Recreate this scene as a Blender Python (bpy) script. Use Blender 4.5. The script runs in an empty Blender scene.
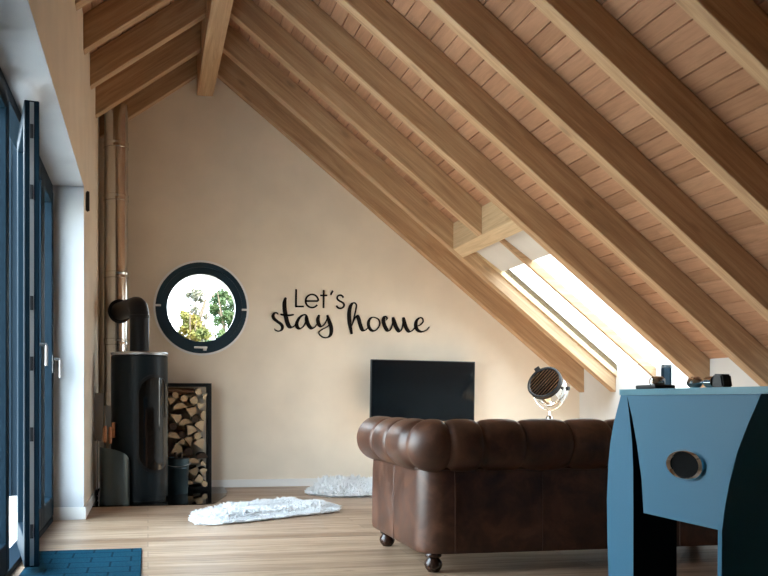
import bpy, bmesh, math, random
from mathutils import Vector, Matrix, noise

C = bpy.context.scene.collection
SC = bpy.context.scene
random.seed(7)
R = math.radians
PI = math.pi

# ------------------------------------------------------------------ camera
cam_d = bpy.data.cameras.new('camera')
cam = bpy.data.objects.new('camera', cam_d)
C.objects.link(cam)
cam.location = (0, 0, 0.87)
cam.rotation_euler = (R(90), 0, -math.atan(0.1752))
cam_d.sensor_width = 36
cam_d.lens = 850 * 36 / 768
cam_d.shift_x = (384 - 296.9) / 768
cam_d.shift_y = 112 / 768
cam_d.clip_start = 0.05
SC.camera = cam

# ------------------------------------------------------------------ world, sun, exposure
W = bpy.data.worlds.new('sky')
SC.world = W
W.use_nodes = True
nt = W.node_tree
bg = nt.nodes['Background']
tc = nt.nodes.new('ShaderNodeTexCoord')
sep = nt.nodes.new('ShaderNodeSeparateXYZ')
rmp = nt.nodes.new('ShaderNodeValToRGB')
nt.links.new(tc.outputs['Generated'], sep.inputs[0])
nt.links.new(sep.outputs['Z'], rmp.inputs[0])
rmp.color_ramp.elements[0].position = 0.0
rmp.color_ramp.elements[0].color = (0.60, 0.58, 0.52, 1)
rmp.color_ramp.elements[1].position = 0.03
rmp.color_ramp.elements[1].color = (0.88, 0.95, 1.0, 1)
e = rmp.color_ramp.elements.new(0.9)
e.color = (0.62, 0.82, 1.0, 1)
nt.links.new(rmp.outputs[0], bg.inputs[0])
mr = nt.nodes.new('ShaderNodeMapRange')          # added sky skew: stronger on the terrace side, weaker over the skylight
mr.inputs['From Min'].default_value = -0.6
mr.inputs['From Max'].default_value = 0.35
mr.inputs['To Min'].default_value = 7.6
mr.inputs['To Max'].default_value = 2.6
nt.links.new(sep.outputs['X'], mr.inputs['Value'])
nt.links.new(mr.outputs[0], bg.inputs[1])

sun_d = bpy.data.lights.new('sun', 'SUN')
sun_d.energy = 12
sun_d.color = (1.0, 0.86, 0.66)
sun_d.angle = R(0.6)
sun = bpy.data.objects.new('sun', sun_d)
C.objects.link(sun)
sun.rotation_euler = Vector((-0.62, 0.16, -1.0)).to_track_quat('-Z', 'Y').to_euler()
sun.location = (8, 2, 6)


def portal(name, loc, direction, sx, sy):
    d = bpy.data.lights.new(name, 'AREA')
    d.shape = 'RECTANGLE'
    d.size = sx
    d.size_y = sy
    d.cycles.is_portal = True
    o = bpy.data.objects.new(name, d)
    C.objects.link(o)
    o.location = loc
    o.rotation_euler = Vector(direction).to_track_quat('-Z', 'Y').to_euler()
    return o


portal('door_portal', (-0.80, 5.08, 1.25), (1, 0, 0), 2.5, 2.6)
portal('skylight_portal', (4.12, 7.13, 1.98), (-0.627, 0, -0.779), 1.5, 2.2)

SC.view_settings.view_transform = 'Standard'
SC.view_settings.look = 'None'
SC.view_settings.gamma = 1
SC.view_settings.use_curve_mapping = False
SC.view_settings.exposure = 1.5
SC.cycles.max_bounces = 10
SC.cycles.diffuse_bounces = 6
SC.cycles.transparent_max_bounces = 16
SC.cycles.sample_clamp_indirect = 8
SC.cycles.use_denoising = True

# ------------------------------------------------------------------ material helpers


def mat(name, color, rough=0.5, metal=0.0, coat=0.0, spec=0.5):
    m = bpy.data.materials.new(name)
    m.use_nodes = True
    b = m.node_tree.nodes['Principled BSDF']
    b.inputs['Base Color'].default_value = (*color, 1)
    b.inputs['Roughness'].default_value = rough
    b.inputs['Metallic'].default_value = metal
    b.inputs['Coat Weight'].default_value = coat
    b.inputs['Specular IOR Level'].default_value = spec
    return m


class NB:
    """small node builder"""

    def __init__(s, m):
        s.t = m.node_tree
        s.b = s.t.nodes['Principled BSDF']

    def n(s, typ, **kw):
        x = s.t.nodes.new(typ)
        for k, v in kw.items():
            if hasattr(x, k):
                setattr(x, k, v)
        return x

    def l(s, a, b):
        s.t.links.new(a, b)

    def coords(s, scale=(1, 1, 1), out='Object', rnd=False):
        c = s.n('ShaderNodeTexCoord')
        mp = s.n('ShaderNodeMapping')
        mp.inputs['Scale'].default_value = scale
        s.l(c.outputs[out], mp.inputs['Vector'])
        if rnd:
            oi = s.n('ShaderNodeObjectInfo')
            mu = s.n('ShaderNodeMath', operation='MULTIPLY')
            mu.inputs[1].default_value = 37.0
            s.l(oi.outputs['Random'], mu.inputs[0])
            s.l(mu.outputs[0], mp.inputs['Location'])
        return mp.outputs[0]

    def noise(s, vec, scale, detail=4, rough=0.55, dist=0.0):
        x = s.n('ShaderNodeTexNoise')
        x.inputs['Scale'].default_value = scale
        x.inputs['Detail'].default_value = detail
        x.inputs['Roughness'].default_value = rough
        x.inputs['Distortion'].default_value = dist
        s.l(vec, x.inputs['Vector'])
        return x.outputs['Fac']

    def ramp(s, fac, stops):
        x = s.n('ShaderNodeValToRGB')
        els = x.color_ramp.elements
        while len(els) < len(stops):
            els.new(0.5)
        for e, (p, c) in zip(els, stops):
            e.position = p
            e.color = (*c, 1) if len(c) == 3 else c
        s.l(fac, x.inputs[0])
        return x.outputs[0]

    def mix(s, fac, a, b, mode='MIX'):
        x = s.n('ShaderNodeMix', data_type='RGBA', blend_type=mode)
        for sock, v in ((x.inputs[0], fac), (x.inputs[6], a), (x.inputs[7], b)):
            if isinstance(v, (int, float)):
                sock.default_value = v
            elif isinstance(v, tuple):
                sock.default_value = (*v, 1)
            else:
                s.l(v, sock)
        return x.outputs[2]

    def math(s, op, a, b=None):
        x = s.n('ShaderNodeMath', operation=op)
        for i, v in enumerate((a, b)):
            if v is None:
                continue
            if isinstance(v, (int, float)):
                x.inputs[i].default_value = v
            else:
                s.l(v, x.inputs[i])
        return x.outputs[0]

    def color(s, o):
        s.l(o, s.b.inputs['Base Color'])

    def bump(s, h, strength=0.2, dist=0.01):
        x = s.n('ShaderNodeBump')
        x.inputs['Strength'].default_value = strength
        x.inputs['Distance'].default_value = dist
        s.l(h, x.inputs['Height'])
        s.l(x.outputs[0], s.b.inputs['Normal'])

    def rough(s, o):
        s.l(o, s.b.inputs['Roughness'])


def plaster(name, col, bump=0.25):
    m = mat(name, col, 0.9)
    b = NB(m)
    v = b.coords()
    f = b.noise(v, 2.5, 3)
    b.color(b.ramp(f, [(0.3, tuple(c * 0.94 for c in col)), (0.7, tuple(min(1, c * 1.04) for c in col))]))
    b.bump(b.noise(v, 160, 3, 0.7), bump, 0.004)
    return m


def wood(name, dark, mid, light, scale=1.0, rough=0.55, bump=0.12, knots=True):
    """grain along local X"""
    m = mat(name, mid, rough)
    b = NB(m)
    v = b.coords((0.55 * scale, 9 * scale, 9 * scale), rnd=True)
    f1 = b.noise(v, 2.2, 5, 0.6, 1.2)
    v2 = b.coords((1.2 * scale, 60 * scale, 60 * scale), rnd=True)
    f2 = b.noise(v2, 2.0, 3, 0.6)
    c1 = b.ramp(f1, [(0.28, dark), (0.5, mid), (0.75, light)])
    c2 = b.ramp(f2, [(0.3, (0.72, 0.72, 0.72)), (0.65, (1.06, 1.06, 1.06))])
    col = b.mix(0.55, c1, c2, 'MULTIPLY')
    if knots:
        vk = b.coords((1.6 * scale, 5 * scale, 5 * scale), rnd=True)
        k = b.n('ShaderNodeTexVoronoi')
        k.inputs['Scale'].default_value = 1.1
        b.l(vk, k.inputs['Vector'])
        kf = b.ramp(k.outputs['Distance'], [(0.05, (1, 1, 1)), (0.13, (0, 0, 0))])
        col = b.mix(b.math('MULTIPLY', kf, 0.55), col, tuple(c * 0.55 for c in dark))
    b.color(col)
    b.bump(f2, bump, 0.004)
    return m


M = {}
M['plaster'] = plaster('cream_plaster', (0.80, 0.71, 0.585))
M['plaster_white'] = plaster('white_plaster', (0.64, 0.64, 0.62))
M['white'] = mat('white_paint', (0.82, 0.82, 0.80), 0.5)
M['rafter'] = wood('rafter_wood', (0.36, 0.21, 0.11), (0.50, 0.32, 0.175), (0.62, 0.43, 0.26))
M['pale_wood'] = wood('pale_planed_wood', (0.50, 0.35, 0.2), (0.62, 0.46, 0.28), (0.70, 0.54, 0.34))
M['anthracite'] = mat('anthracite_frame', (0.002, 0.010, 0.018), 0.55, spec=0.08)
M['black'] = mat('black_metal', (0.008, 0.008, 0.009), 0.45, spec=0.25)
M['stove'] = mat('stove_steel', (0.006, 0.012, 0.016), 0.4, 0.0, 0.0, 0.22)
M['chrome'] = mat('chrome', (0.82, 0.82, 0.80), 0.08, 1.0)
M['steel'] = mat('stainless_steel', (0.62, 0.60, 0.57), 0.2, 1.0)
M['steel_dull'] = mat('brushed_steel', (0.45, 0.46, 0.47), 0.4, 1.0)
M['blue'] = mat('blue_laminate', (0.075, 0.29, 0.46), 0.5)
_b = NB(M['blue'])
_f = _b.noise(_b.coords((1, 1, 1)), 380, 2, 0.6)
_b.color(_b.ramp(_f, [(0.3, (0.018, 0.160, 0.285)), (0.7, (0.024, 0.190, 0.325))]))
M['blue_rim'] = mat('pale_blue_rim', (0.13, 0.36, 0.46), 0.35)
M['shade_black'] = mat('painted_shade_black', (0.004, 0.0045, 0.005), 0.8, spec=0.1)  # painted shade: inner faces of far legs, ball return hole
M['screen'] = mat('tv_screen', (0.004, 0.007, 0.010), 0.12, 0.0, 0.0, 0.35)
M['rubber'] = mat('black_plastic', (0.015, 0.016, 0.018), 0.35)
M['handle_wood'] = wood('handle_wood', (0.35, 0.13, 0.05), (0.5, 0.2, 0.08), (0.6, 0.27, 0.12), 4, 0.45, 0.05, False)
M['dark_foot'] = mat('dark_turned_wood', (0.030, 0.012, 0.007), 0.25)
M['log_end'] = wood('split_log_face', (0.62, 0.43, 0.24), (0.76, 0.57, 0.35), (0.86, 0.70, 0.48), 6, 0.8, 0.2, False)
M['bark'] = wood('log_bark', (0.035, 0.022, 0.015), (0.085, 0.05, 0.032), (0.17, 0.10, 0.06), 5, 0.9, 0.6, False)
M['kindling'] = wood('kindling_wood', (0.16, 0.08, 0.045), (0.27, 0.14, 0.075), (0.36, 0.2, 0.11), 5, 0.8, 0.2, False)
M['bucket'] = mat('bucket_metal', (0.05, 0.085, 0.10), 0.45, 0.6)
M['letter'] = mat('black_letters', (0.006, 0.0045, 0.004), 0.7, spec=0.15)
M['fur'] = mat('white_fleece', (0.87, 0.88, 0.88), 0.95, spec=0.1)
t_ = M['fur'].node_tree
_d = t_.nodes.new('ShaderNodeBsdfTranslucent')
_d.inputs[0].default_value = (0.93, 0.94, 0.95, 1)
_m = t_.nodes.new('ShaderNodeMixShader')
_m.inputs[0].default_value = 0.35
M['fur'].node_tree.nodes['Principled BSDF'].inputs['Base Color'].default_value = (0.93, 0.94, 0.95, 1)
t_.links.new(t_.nodes['Principled BSDF'].outputs[0], _m.inputs[1])
t_.links.new(_d.outputs[0], _m.inputs[2])
t_.links.new(_m.outputs[0], t_.nodes['Material Output'].inputs[0])
M['blocker'] = mat('blocker_boards', (0.008, 0.035, 0.06), 0.5)  # for the added light-blocking boards outside the doors
M['lever'] = mat('grey_lever', (0.22, 0.21, 0.21), 0.4, 0.6)
M['field'] = mat('green_field', (0.03, 0.2, 0.06), 0.5)
M['trunk'] = mat('tree_bark', (0.12, 0.09, 0.06), 0.9)
M['terrace'] = mat('terrace_deck', (0.72, 0.70, 0.66), 0.8)
M['screen_wall'] = mat('blue_grey_screen', (0.003, 0.010, 0.018), 0.7, spec=0.1)


def leafmat(name, a, b_):
    m = mat(name, a, 0.7)
    b = NB(m)
    f = b.noise(b.coords((1, 1, 1)), 3.5, 3)
    b.color(b.ramp(f, [(0.35, a), (0.65, b_)]))
    return m


M['leaf_y'] = leafmat('yellow_leaves', (0.17, 0.12, 0.01), (0.05, 0.075, 0.01))
M['leaf_g'] = leafmat('green_leaves', (0.015, 0.05, 0.015), (0.05, 0.085, 0.02))
M['leaf_b'] = leafmat('grey_green_leaves', (0.05, 0.06, 0.04), (0.11, 0.11, 0.075))


def glass(name, tint=(1, 1, 1), ior=1.45, rough=0.0, edge=0.96):
    m = bpy.data.materials.new(name)
    m.use_nodes = True
    t = m.node_tree
    t.nodes.clear()
    out = t.nodes.new('ShaderNodeOutputMaterial')
    tr = t.nodes.new('ShaderNodeBsdfTransparent')
    tr.inputs[0].default_value = (*tint, 1)
    gl = t.nodes.new('ShaderNodeBsdfGlossy')
    gl.inputs['Roughness'].default_value = rough
    lw = t.nodes.new('ShaderNodeLayerWeight')
    lw.inputs['Blend'].default_value = 0.5
    pw = t.nodes.new('ShaderNodeMath')
    pw.operation = 'POWER'
    pw.inputs[1].default_value = 5.0
    t.links.new(lw.outputs['Facing'], pw.inputs[0])
    fr = t.nodes.new('ShaderNodeMath')
    fr.operation = 'MULTIPLY_ADD'
    fr.inputs[1].default_value = edge
    fr.inputs[2].default_value = ((ior - 1) / (ior + 1)) ** 2
    t.links.new(pw.outputs[0], fr.inputs[0])
    mx = t.nodes.new('ShaderNodeMixShader')
    t.links.new(fr.outputs[0], mx.inputs[0])
    t.links.new(tr.outputs[0], mx.inputs[1])
    t.links.new(gl.outputs[0], mx.inputs[2])
    t.links.new(mx.outputs[0], out.inputs[0])
    return m


M['glass'] = glass('window_glass', (0.96, 0.98, 0.98))
M['door_glass'] = glass('coated_door_glass', (0.96, 0.98, 0.98), 1.12, 0.0, 0.08)
M['hearth'] = glass('smoked_hearth_glass', (0.42, 0.42, 0.40), 1.5)
M['stove_glass'] = mat('dark_stove_glass', (0.006, 0.005, 0.004), 0.05, 0.0, 0.0, 0.5)

# ceiling boards: boards run along local Y, each 0.118 m wide in local X
M['boards'] = mat('ceiling_boards', (0.5, 0.28, 0.16), 0.6)
b = NB(M['boards'])
c = b.n('ShaderNodeTexCoord')
s_ = b.n('ShaderNodeSeparateXYZ')
b.l(c.outputs['Object'], s_.inputs[0])
idx = b.math('FLOOR', b.math('DIVIDE', s_.outputs['X'], 0.118))
rowy = b.math('ADD', b.math('DIVIDE', s_.outputs['Y'], 2.86), b.math('MULTIPLY', idx, 0.37))
cmb = b.n('ShaderNodeCombineXYZ')
b.l(idx, cmb.inputs[0])
b.l(b.math('FLOOR', rowy), cmb.inputs[1])
wn = b.n('ShaderNodeTexWhiteNoise')
b.l(cmb.outputs[0], wn.inputs['Vector'])
base = b.ramp(wn.outputs['Value'], [(0.0, (0.38, 0.20, 0.11)), (0.5, (0.44, 0.235, 0.135)), (1.0, (0.50, 0.28, 0.165))])
mp = b.n('ShaderNodeMapping')
mp.inputs['Scale'].default_value = (14, 1.2, 1)
addv = b.n('ShaderNodeVectorMath', operation='ADD')
b.l(c.outputs['Object'], mp.inputs['Vector'])
b.l(mp.outputs[0], addv.inputs[0])
b.l(wn.outputs['Color'], addv.inputs[1])
g = b.noise(addv.outputs[0], 3.0, 4, 0.6, 0.8)
b.color(b.mix(0.6, base, b.ramp(g, [(0.3, (0.70, 0.66, 0.62)), (0.7, (1.12, 1.12, 1.12))]), 'MULTIPLY'))
b.bump(g, 0.1, 0.003)

# oak floor: planks along X
M['floor'] = mat('oak_floor', (0.5, 0.36, 0.25), 0.38)
b = NB(M['floor'])
c = b.n('ShaderNodeTexCoord')
br = b.n('ShaderNodeTexBrick')
br.offset = 0.37
br.inputs['Scale'].default_value = 1.0
br.inputs['Mortar Size'].default_value = 0.0022
br.inputs['Mortar Smooth'].default_value = 0.3
br.inputs['Brick Width'].default_value = 2.3
br.inputs['Row Height'].default_value = 0.165
br.inputs['Color1'].default_value = (0, 0, 0, 1)
br.inputs['Color2'].default_value = (1, 1, 1, 1)
br.inputs['Mortar'].default_value = (0.5, 0.5, 0.5, 1)
b.l(c.outputs['Object'], br.inputs['Vector'])
base = b.ramp(br.outputs['Color'], [(0.0, (0.25, 0.155, 0.095)), (0.5, (0.35, 0.235, 0.152)), (1.0, (0.45, 0.32, 0.22))])
mp = b.n('ShaderNodeMapping')
mp.inputs['Scale'].default_value = (0.8, 15, 1)
b.l(c.outputs['Object'], mp.inputs['Vector'])
addv = b.n('ShaderNodeVectorMath', operation='ADD')
b.l(mp.outputs[0], addv.inputs[0])
b.l(br.outputs['Color'], addv.inputs[1])
g = b.noise(addv.outputs[0], 2.4, 5, 0.62, 0.9)
col = b.mix(0.8, base, b.ramp(g, [(0.28, (0.38, 0.36, 0.36)), (0.48, (0.92, 0.90, 0.88)), (0.72, (1.25, 1.25, 1.28))]), 'MULTIPLY')
vo = b.n('ShaderNodeTexVoronoi')
vo.inputs['Scale'].default_value = 2.1
mp2 = b.n('ShaderNodeMapping')
mp2.inputs['Scale'].default_value = (1.0, 2.2, 1)
b.l(c.outputs['Object'], mp2.inputs['Vector'])
b.l(mp2.outputs[0], vo.inputs['Vector'])
col = b.mix(b.ramp(vo.outputs['Distance'], [(0.02, (0.8, 0.8, 0.8)), (0.09, (0, 0, 0))]), col, (0.14, 0.08, 0.05))
col = b.mix(br.outputs['Fac'], col, (0.12, 0.08, 0.055))
b.color(col)
b.rough(b.ramp(g, [(0.3, (0.46,) * 3), (0.7, (0.32,) * 3)]))
b.bump(g, 0.08, 0.003)

# leather
M['leather'] = mat('brown_leather', (0.11, 0.05, 0.028), 0.36, spec=0.5)
b = NB(M['leather'])
v = b.coords()
f = b.noise(v, 7, 5, 0.6, 0.4)
b.color(b.ramp(f, [(0.28, (0.030, 0.012, 0.007)), (0.5, (0.068, 0.028, 0.016)), (0.72, (0.14, 0.060, 0.033))]))
vo = b.n('ShaderNodeTexVoronoi')
vo.inputs['Scale'].default_value = 260
b.l(v, vo.inputs['Vector'])
b.bump(vo.outputs['Distance'], 0.18, 0.002)
b.rough(b.ramp(f, [(0.3, (0.33,) * 3), (0.8, (0.48,) * 3)]))
M['leather_piping'] = mat('leather_piping', (0.16, 0.08, 0.05), 0.4)

# doormat
M['mat'] = mat('navy_mat', (0.008, 0.05, 0.085), 0.95, spec=0.03)
b = NB(M['mat'])
v = b.coords()
f = b.noise(v, 120, 2)
br = b.n('ShaderNodeTexBrick')
br.inputs['Scale'].default_value = 1.0
br.inputs['Brick Width'].default_value = 0.21
br.inputs['Row Height'].default_value = 0.14
br.inputs['Mortar Size'].default_value = 0.008
br.inputs['Mortar Smooth'].default_value = 0.6
b.l(v, br.inputs['Vector'])
col = b.ramp(f, [(0.3, (0.003, 0.026, 0.046)), (0.7, (0.008, 0.045, 0.07))])
b.color(b.mix(br.outputs['Fac'], col, (0.002, 0.014, 0.026)))
b.bump(f, 0.6, 0.006)

# ------------------------------------------------------------------ mesh helpers


def new():
    return bmesh.new()


def box(bm, x0, x1, y0, y1, z0, z1, mi=0):
    vs = [bm.verts.new(p) for p in ((x0, y0, z0), (x1, y0, z0), (x1, y1, z0), (x0, y1, z0), (x0, y0, z1), (x1, y0, z1), (x1, y1, z1), (x0, y1, z1))]
    for q in ((3, 2, 1, 0), (4, 5, 6, 7), (0, 1, 5, 4), (1, 2, 6, 5), (2, 3, 7, 6), (3, 0, 4, 7)):
        bm.faces.new([vs[i] for i in q]).material_index = mi
    return vs


def bbox(bm, x0, x1, y0, y1, z0, z1, r=0.01, seg=2):
    """bevelled box"""
    t = bmesh.new()
    box(t, x0, x1, y0, y1, z0, z1)
    bmesh.ops.bevel(t, geom=t.edges[:], offset=r, segments=seg, affect='EDGES', profile=0.5)
    merge(bm, t)


def merge(bm, t, M_=None):
    me = bpy.data.meshes.new('tmp')
    if M_ is not None:
        t.transform(M_)
    t.to_mesh(me)
    t.free()
    bm.from_mesh(me)
    bpy.data.meshes.remove(me)


def prism(bm, pts, vec, mi=0, mcap=None):
    """polygon pts (3D) extruded by vec"""
    vec = Vector(vec)
    a = [bm.verts.new(p) for p in pts]
    c_ = [bm.verts.new(Vector(p) + vec) for p in pts]
    f = bm.faces.new(a)
    f.material_index = mi if mcap is None else mcap
    f = bm.faces.new(c_[::-1])
    f.material_index = mi if mcap is None else mcap
    n = len(a)
    for i in range(n):
        bm.faces.new([a[i], c_[i], c_[(i + 1) % n], a[(i + 1) % n]]).material_index = mi


def lathe(bm, prof, seg=32, mi=0, cap=True, M_=None, a0=0.0, a1=2 * PI):
    """prof: list of (r, z)"""
    t = bmesh.new()
    full = abs(a1 - a0 - 2 * PI) < 1e-6
    rings = []
    n = seg if full else seg + 1
    for r_, z_ in prof:
        ring = []
        for i in range(n):
            a = a0 + (a1 - a0) * i / seg
            ring.append(t.verts.new((r_ * math.cos(a), r_ * math.sin(a), z_)))
        rings.append(ring)
    for k in range(len(rings) - 1):
        for i in range(seg):
            j = (i + 1) % n
            t.faces.new([rings[k][i], rings[k][j], rings[k + 1][j], rings[k + 1][i]]).material_index = mi
    if cap and full:
        for ring, fl in ((rings[0], True), (rings[-1], False)):
            if (ring[0].co - ring[seg // 2].co).length > 1e-5:
                f = t.faces.new(ring[::-1] if fl else ring)
                f.material_index = mi
    bmesh.ops.remove_doubles(t, verts=t.verts[:], dist=1e-6)
    merge(bm, t, M_)


def tube(bm, pts, rad, seg=12, closed=False, caps=True, mi=0, ellipse=None):
    pts = [Vector(p) for p in pts]
    n = len(pts)
    rr = rad if isinstance(rad, (list, tuple)) else [rad] * n
    rings = []
    prev = None
    for i in range(n):
        if closed:
            d = pts[(i + 1) % n] - pts[i - 1]
        else:
            d = pts[min(i + 1, n - 1)] - pts[max(i - 1, 0)]
        d.normalize()
        if prev is None:
            up = Vector((0, 0, 1)) if abs(d.z) < 0.9 else Vector((1, 0, 0))
            u = d.cross(up).normalized()
        else:
            u = (prev - d * prev.dot(d)).normalized()
        prev = u
        w = d.cross(u)
        rings.append([bm.verts.new(pts[i] + (u * math.cos(2 * PI * k / seg) + w * math.sin(2 * PI * k / seg)) * rr[i]) for k in range(seg)])
    for i in range(n if closed else n - 1):
        a, b_ = rings[i], rings[(i + 1) % n]
        for k in range(seg):
            bm.faces.new([a[k], a[(k + 1) % seg], b_[(k + 1) % seg], b_[k]]).material_index = mi
    if caps and not closed:
        bm.faces.new(rings[0][::-1]).material_index = mi
        bm.faces.new(rings[-1]).material_index = mi


def spline(pts, per=10):
    pts = [Vector(p) for p in pts]
    out = []
    for i in range(len(pts) - 1):
        p0, p1, p2, p3 = pts[max(i - 1, 0)], pts[i], pts[i + 1], pts[min(i + 2, len(pts) - 1)]
        for k in range(per):
            t = k / per
            out.append(0.5 * ((2 * p1) + (p2 - p0) * t + (2 * p0 - 5 * p1 + 4 * p2 - p3) * t * t + (3 * p1 - p0 - 3 * p2 + p3) * t ** 3))
    out.append(pts[-1])
    return out


def smooth_angle(me, ang=35):
    me.polygons.foreach_set('use_smooth', [True] * len(me.polygons))
    try:
        me.set_sharp_from_angle(angle=R(ang))
    except Exception:
        pass


def obj(name, bm, m, parent=None, at=None, smooth=None, mw=None):
    """link a bmesh in world coordinates as one object; origin at `at`, or at the parent's origin, or frame mw"""
    bmesh.ops.recalc_face_normals(bm, faces=bm.faces[:])
    if mw is not None:
        bm.transform(mw.inverted())
    else:
        base = at if at is not None else (parent_base(parent) if parent is not None else Vector((0, 0, 0)))
        base = Vector(base)
        bm.transform(Matrix.Translation(-base))
    me = bpy.data.meshes.new(name)
    bm.to_mesh(me)
    bm.free()
    for mm in (m if isinstance(m, (list, tuple)) else [m]):
        me.materials.append(mm)
    if smooth:
        smooth_angle(me, smooth)
    o = bpy.data.objects.new(name, me)
    C.objects.link(o)
    if parent is not None:
        o.parent = parent
        if at is not None:
            o.location = Vector(at) - parent_base(parent)
    elif mw is not None:
        o.matrix_world = mw
    else:
        o.location = at if at is not None else (0, 0, 0)
    return o


def parent_base(p):
    v = Vector(p.location)
    while p.parent is not None:
        p = p.parent
        v = v + Vector(p.location)
    return v


def tag(o, label=None, cat=None, group=None, kind=None):
    if label:
        o['label'] = label
    if cat:
        o['category'] = cat
    if group:
        o['group'] = group
    if kind:
        o['kind'] = kind
    return o


def thing(name, label, cat, loc, group=None):
    o = bpy.data.objects.new(name, None)
    o.empty_display_size = 0.1
    C.objects.link(o)
    o.location = loc
    return tag(o, label, cat, group)


def struct(name, bm, m, label=None, cat=None, **kw):
    o = obj(name, bm, m, **kw)
    return tag(o, label, cat, None, 'structure') if kw.get('parent') is None else o


# ------------------------------------------------------------------ room numbers
XL, XR, YE, YN = -0.46, 4.565, 8.47, -4.5
XD = -0.68                      # plane of the terrace doors
GE = 2.62                       # near end of the terrace opening
YO, ZO = 6.38, 2.43             # far end and head of the terrace opening


def zR(x):
    return 4.624 - 0.805 * x     # underside of the right-hand rafters


def zL(x):
    return 3.726 + 0.709 * x     # underside of the left-hand rafters


RH = 0.26                        # vertical height of a rafter
XRIDGE = 0.593
pR = math.atan(0.805)
pL = math.atan(0.709)
# frames whose X axis runs along the slope
MR = Matrix.Translation((XRIDGE, 0, zR(XRIDGE))) @ Matrix.Rotation(pR, 4, 'Y')
ML = Matrix.Translation((XRIDGE, 0, zL(XRIDGE))) @ Matrix.Rotation(-pL, 4, 'Y')

# ------------------------------------------------------------------ floor
bm = new()
box(bm, XD - 0.12, XR + 0.02, YN, YE + 0.02, -0.22, 0)
tag(struct('floor', bm, M['floor']), 'light oak plank floor of the attic room', 'floor')

# ------------------------------------------------------------------ end wall with a round hole
WX, WZ, WR = 0.523, 1.783, 0.452


def holed_wall(outer, cx, cz, r, y, t):
    bm = new()
    ov = [bm.verts.new((x, y, z)) for x, z in outer]
    iv = [bm.verts.new((cx + r * math.cos(2 * PI * k / 64), y, cz + r * math.sin(2 * PI * k / 64))) for k in range(64)]
    es = [bm.edges.new((ov[i], ov[(i + 1) % len(ov)])) for i in range(len(ov))]
    es += [bm.edges.new((iv[i], iv[(i + 1) % 64])) for i in range(64)]
    bmesh.ops.triangle_fill(bm, use_beauty=True, use_dissolve=False, edges=es)
    ret = bmesh.ops.extrude_face_region(bm, geom=bm.faces[:])
    bmesh.ops.translate(bm, vec=(0, t, 0), verts=[g_ for g_ in ret['geom'] if isinstance(g_, bmesh.types.BMVert)])
    return bm


outer = [(XL - 0.3, 0), (XR + 0.02, 0), (XR + 0.02, zR(XR + 0.02) + RH), (XRIDGE, zR(XRIDGE) + RH), (XL - 0.3, zL(XL - 0.3) + RH)]
tag(struct('wall_end', holed_wall(outer, WX, WZ, WR, YE, 0.25), M['plaster']), 'cream plaster gable wall at the far end', 'wall')

# left wall: pier beside the stove, strip above the terrace opening
bm = new()
box(bm, XL - 0.3, XL, YO, YE + 0.0, 0, zL(XL) + RH - 0.01)
box(bm, XL - 0.3, XL, GE, YO, ZO, zL(XL) + RH - 0.01)
box(bm, XL - 0.3, XL, YN, GE, 0, zL(XL) + RH - 0.01)
tag(struct('wall_left', bm, M['plaster']), 'cream plaster wall over and beside the terrace doors', 'wall')
# pale linings of the opening (head and far reveal)
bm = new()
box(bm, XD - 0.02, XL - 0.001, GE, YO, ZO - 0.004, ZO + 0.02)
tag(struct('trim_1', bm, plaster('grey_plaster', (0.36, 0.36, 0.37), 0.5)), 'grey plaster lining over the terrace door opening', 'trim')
bm = new()
box(bm, XD - 0.02, XL - 0.001, YO - 0.004, YO + 0.02, 0, ZO - 0.005)
tag(struct('trim_4', bm, plaster('pale_reveal_plaster', (0.50, 0.54, 0.58), 0.2)), 'white lining at the far side of the terrace door opening', 'trim')

# right knee wall with a low window opening
WY0, WY1, WZ0, WZ1 = 6.45, 6.99, 0.45, 1.19
bm = new()
zt = zR(XR) + RH
box(bm, XR, XR + 0.3, YN, WY0, 0, zt)
box(bm, XR, XR + 0.3, WY1, YE, 0, zt)
box(bm, XR, XR + 0.3, WY0, WY1, 0, WZ0)
tag(struct('wall_right', bm, M['plaster_white']), 'low white knee wall under the right slope', 'wall')

# near gable wall behind the viewpoint
bm = new()
prism(bm, [(x, YN, z) for x, z in outer], (0, -0.25, 0))
tag(struct('wall_near', bm, M['plaster']), 'cream gable wall behind the viewpoint', 'wall')

# ------------------------------------------------------------------ ceilings made of grooved boards
SKX0, SKX1, SKY0, SKY1 = 2.97, XR, 6.415, 7.845      # skylight bay (between rafters)


def boards(bm, lx0, lx1, y0, y1, zl, thick=0.03):
    """boards in slope frame: local x along the slope, faces at local z = zl looking down"""
    w = 0.118
    k0 = math.floor(lx0 / w)
    x = k0 * w
    prof = []
    while x < lx1 - 1e-6:
        a, b_ = max(x, lx0), min(x + w, lx1)
        prof += [(a, zl + (0.014 if a == x else 0)), (min(a + 0.0045, b_), zl), (max(b_ - 0.0045, a), zl), (b_, zl + 0.014)]
        x += w
    top = [(lx1, zl + thick), (lx0, zl + thick)]
    pts = []
    for p in prof + top:
        if not pts or (abs(p[0] - pts[-1][0]) + abs(p[1] - pts[-1][1])) > 1e-5:
            pts.append(p)
    n = len(pts)
    a = [bm.verts.new((p[0], y0, p[1])) for p in pts]
    c_ = [bm.verts.new((p[0], y1, p[1])) for p in pts]
    for i in range(n):
        bm.faces.new([a[i], c_[i], c_[(i + 1) % n], a[(i + 1) % n]])


def ceil_obj(name, bm, MW, label):
    o = struct(name, bm, M['boards'], mw=None)
    o.matrix_world = MW
    return tag(o, label, 'ceiling')


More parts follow.
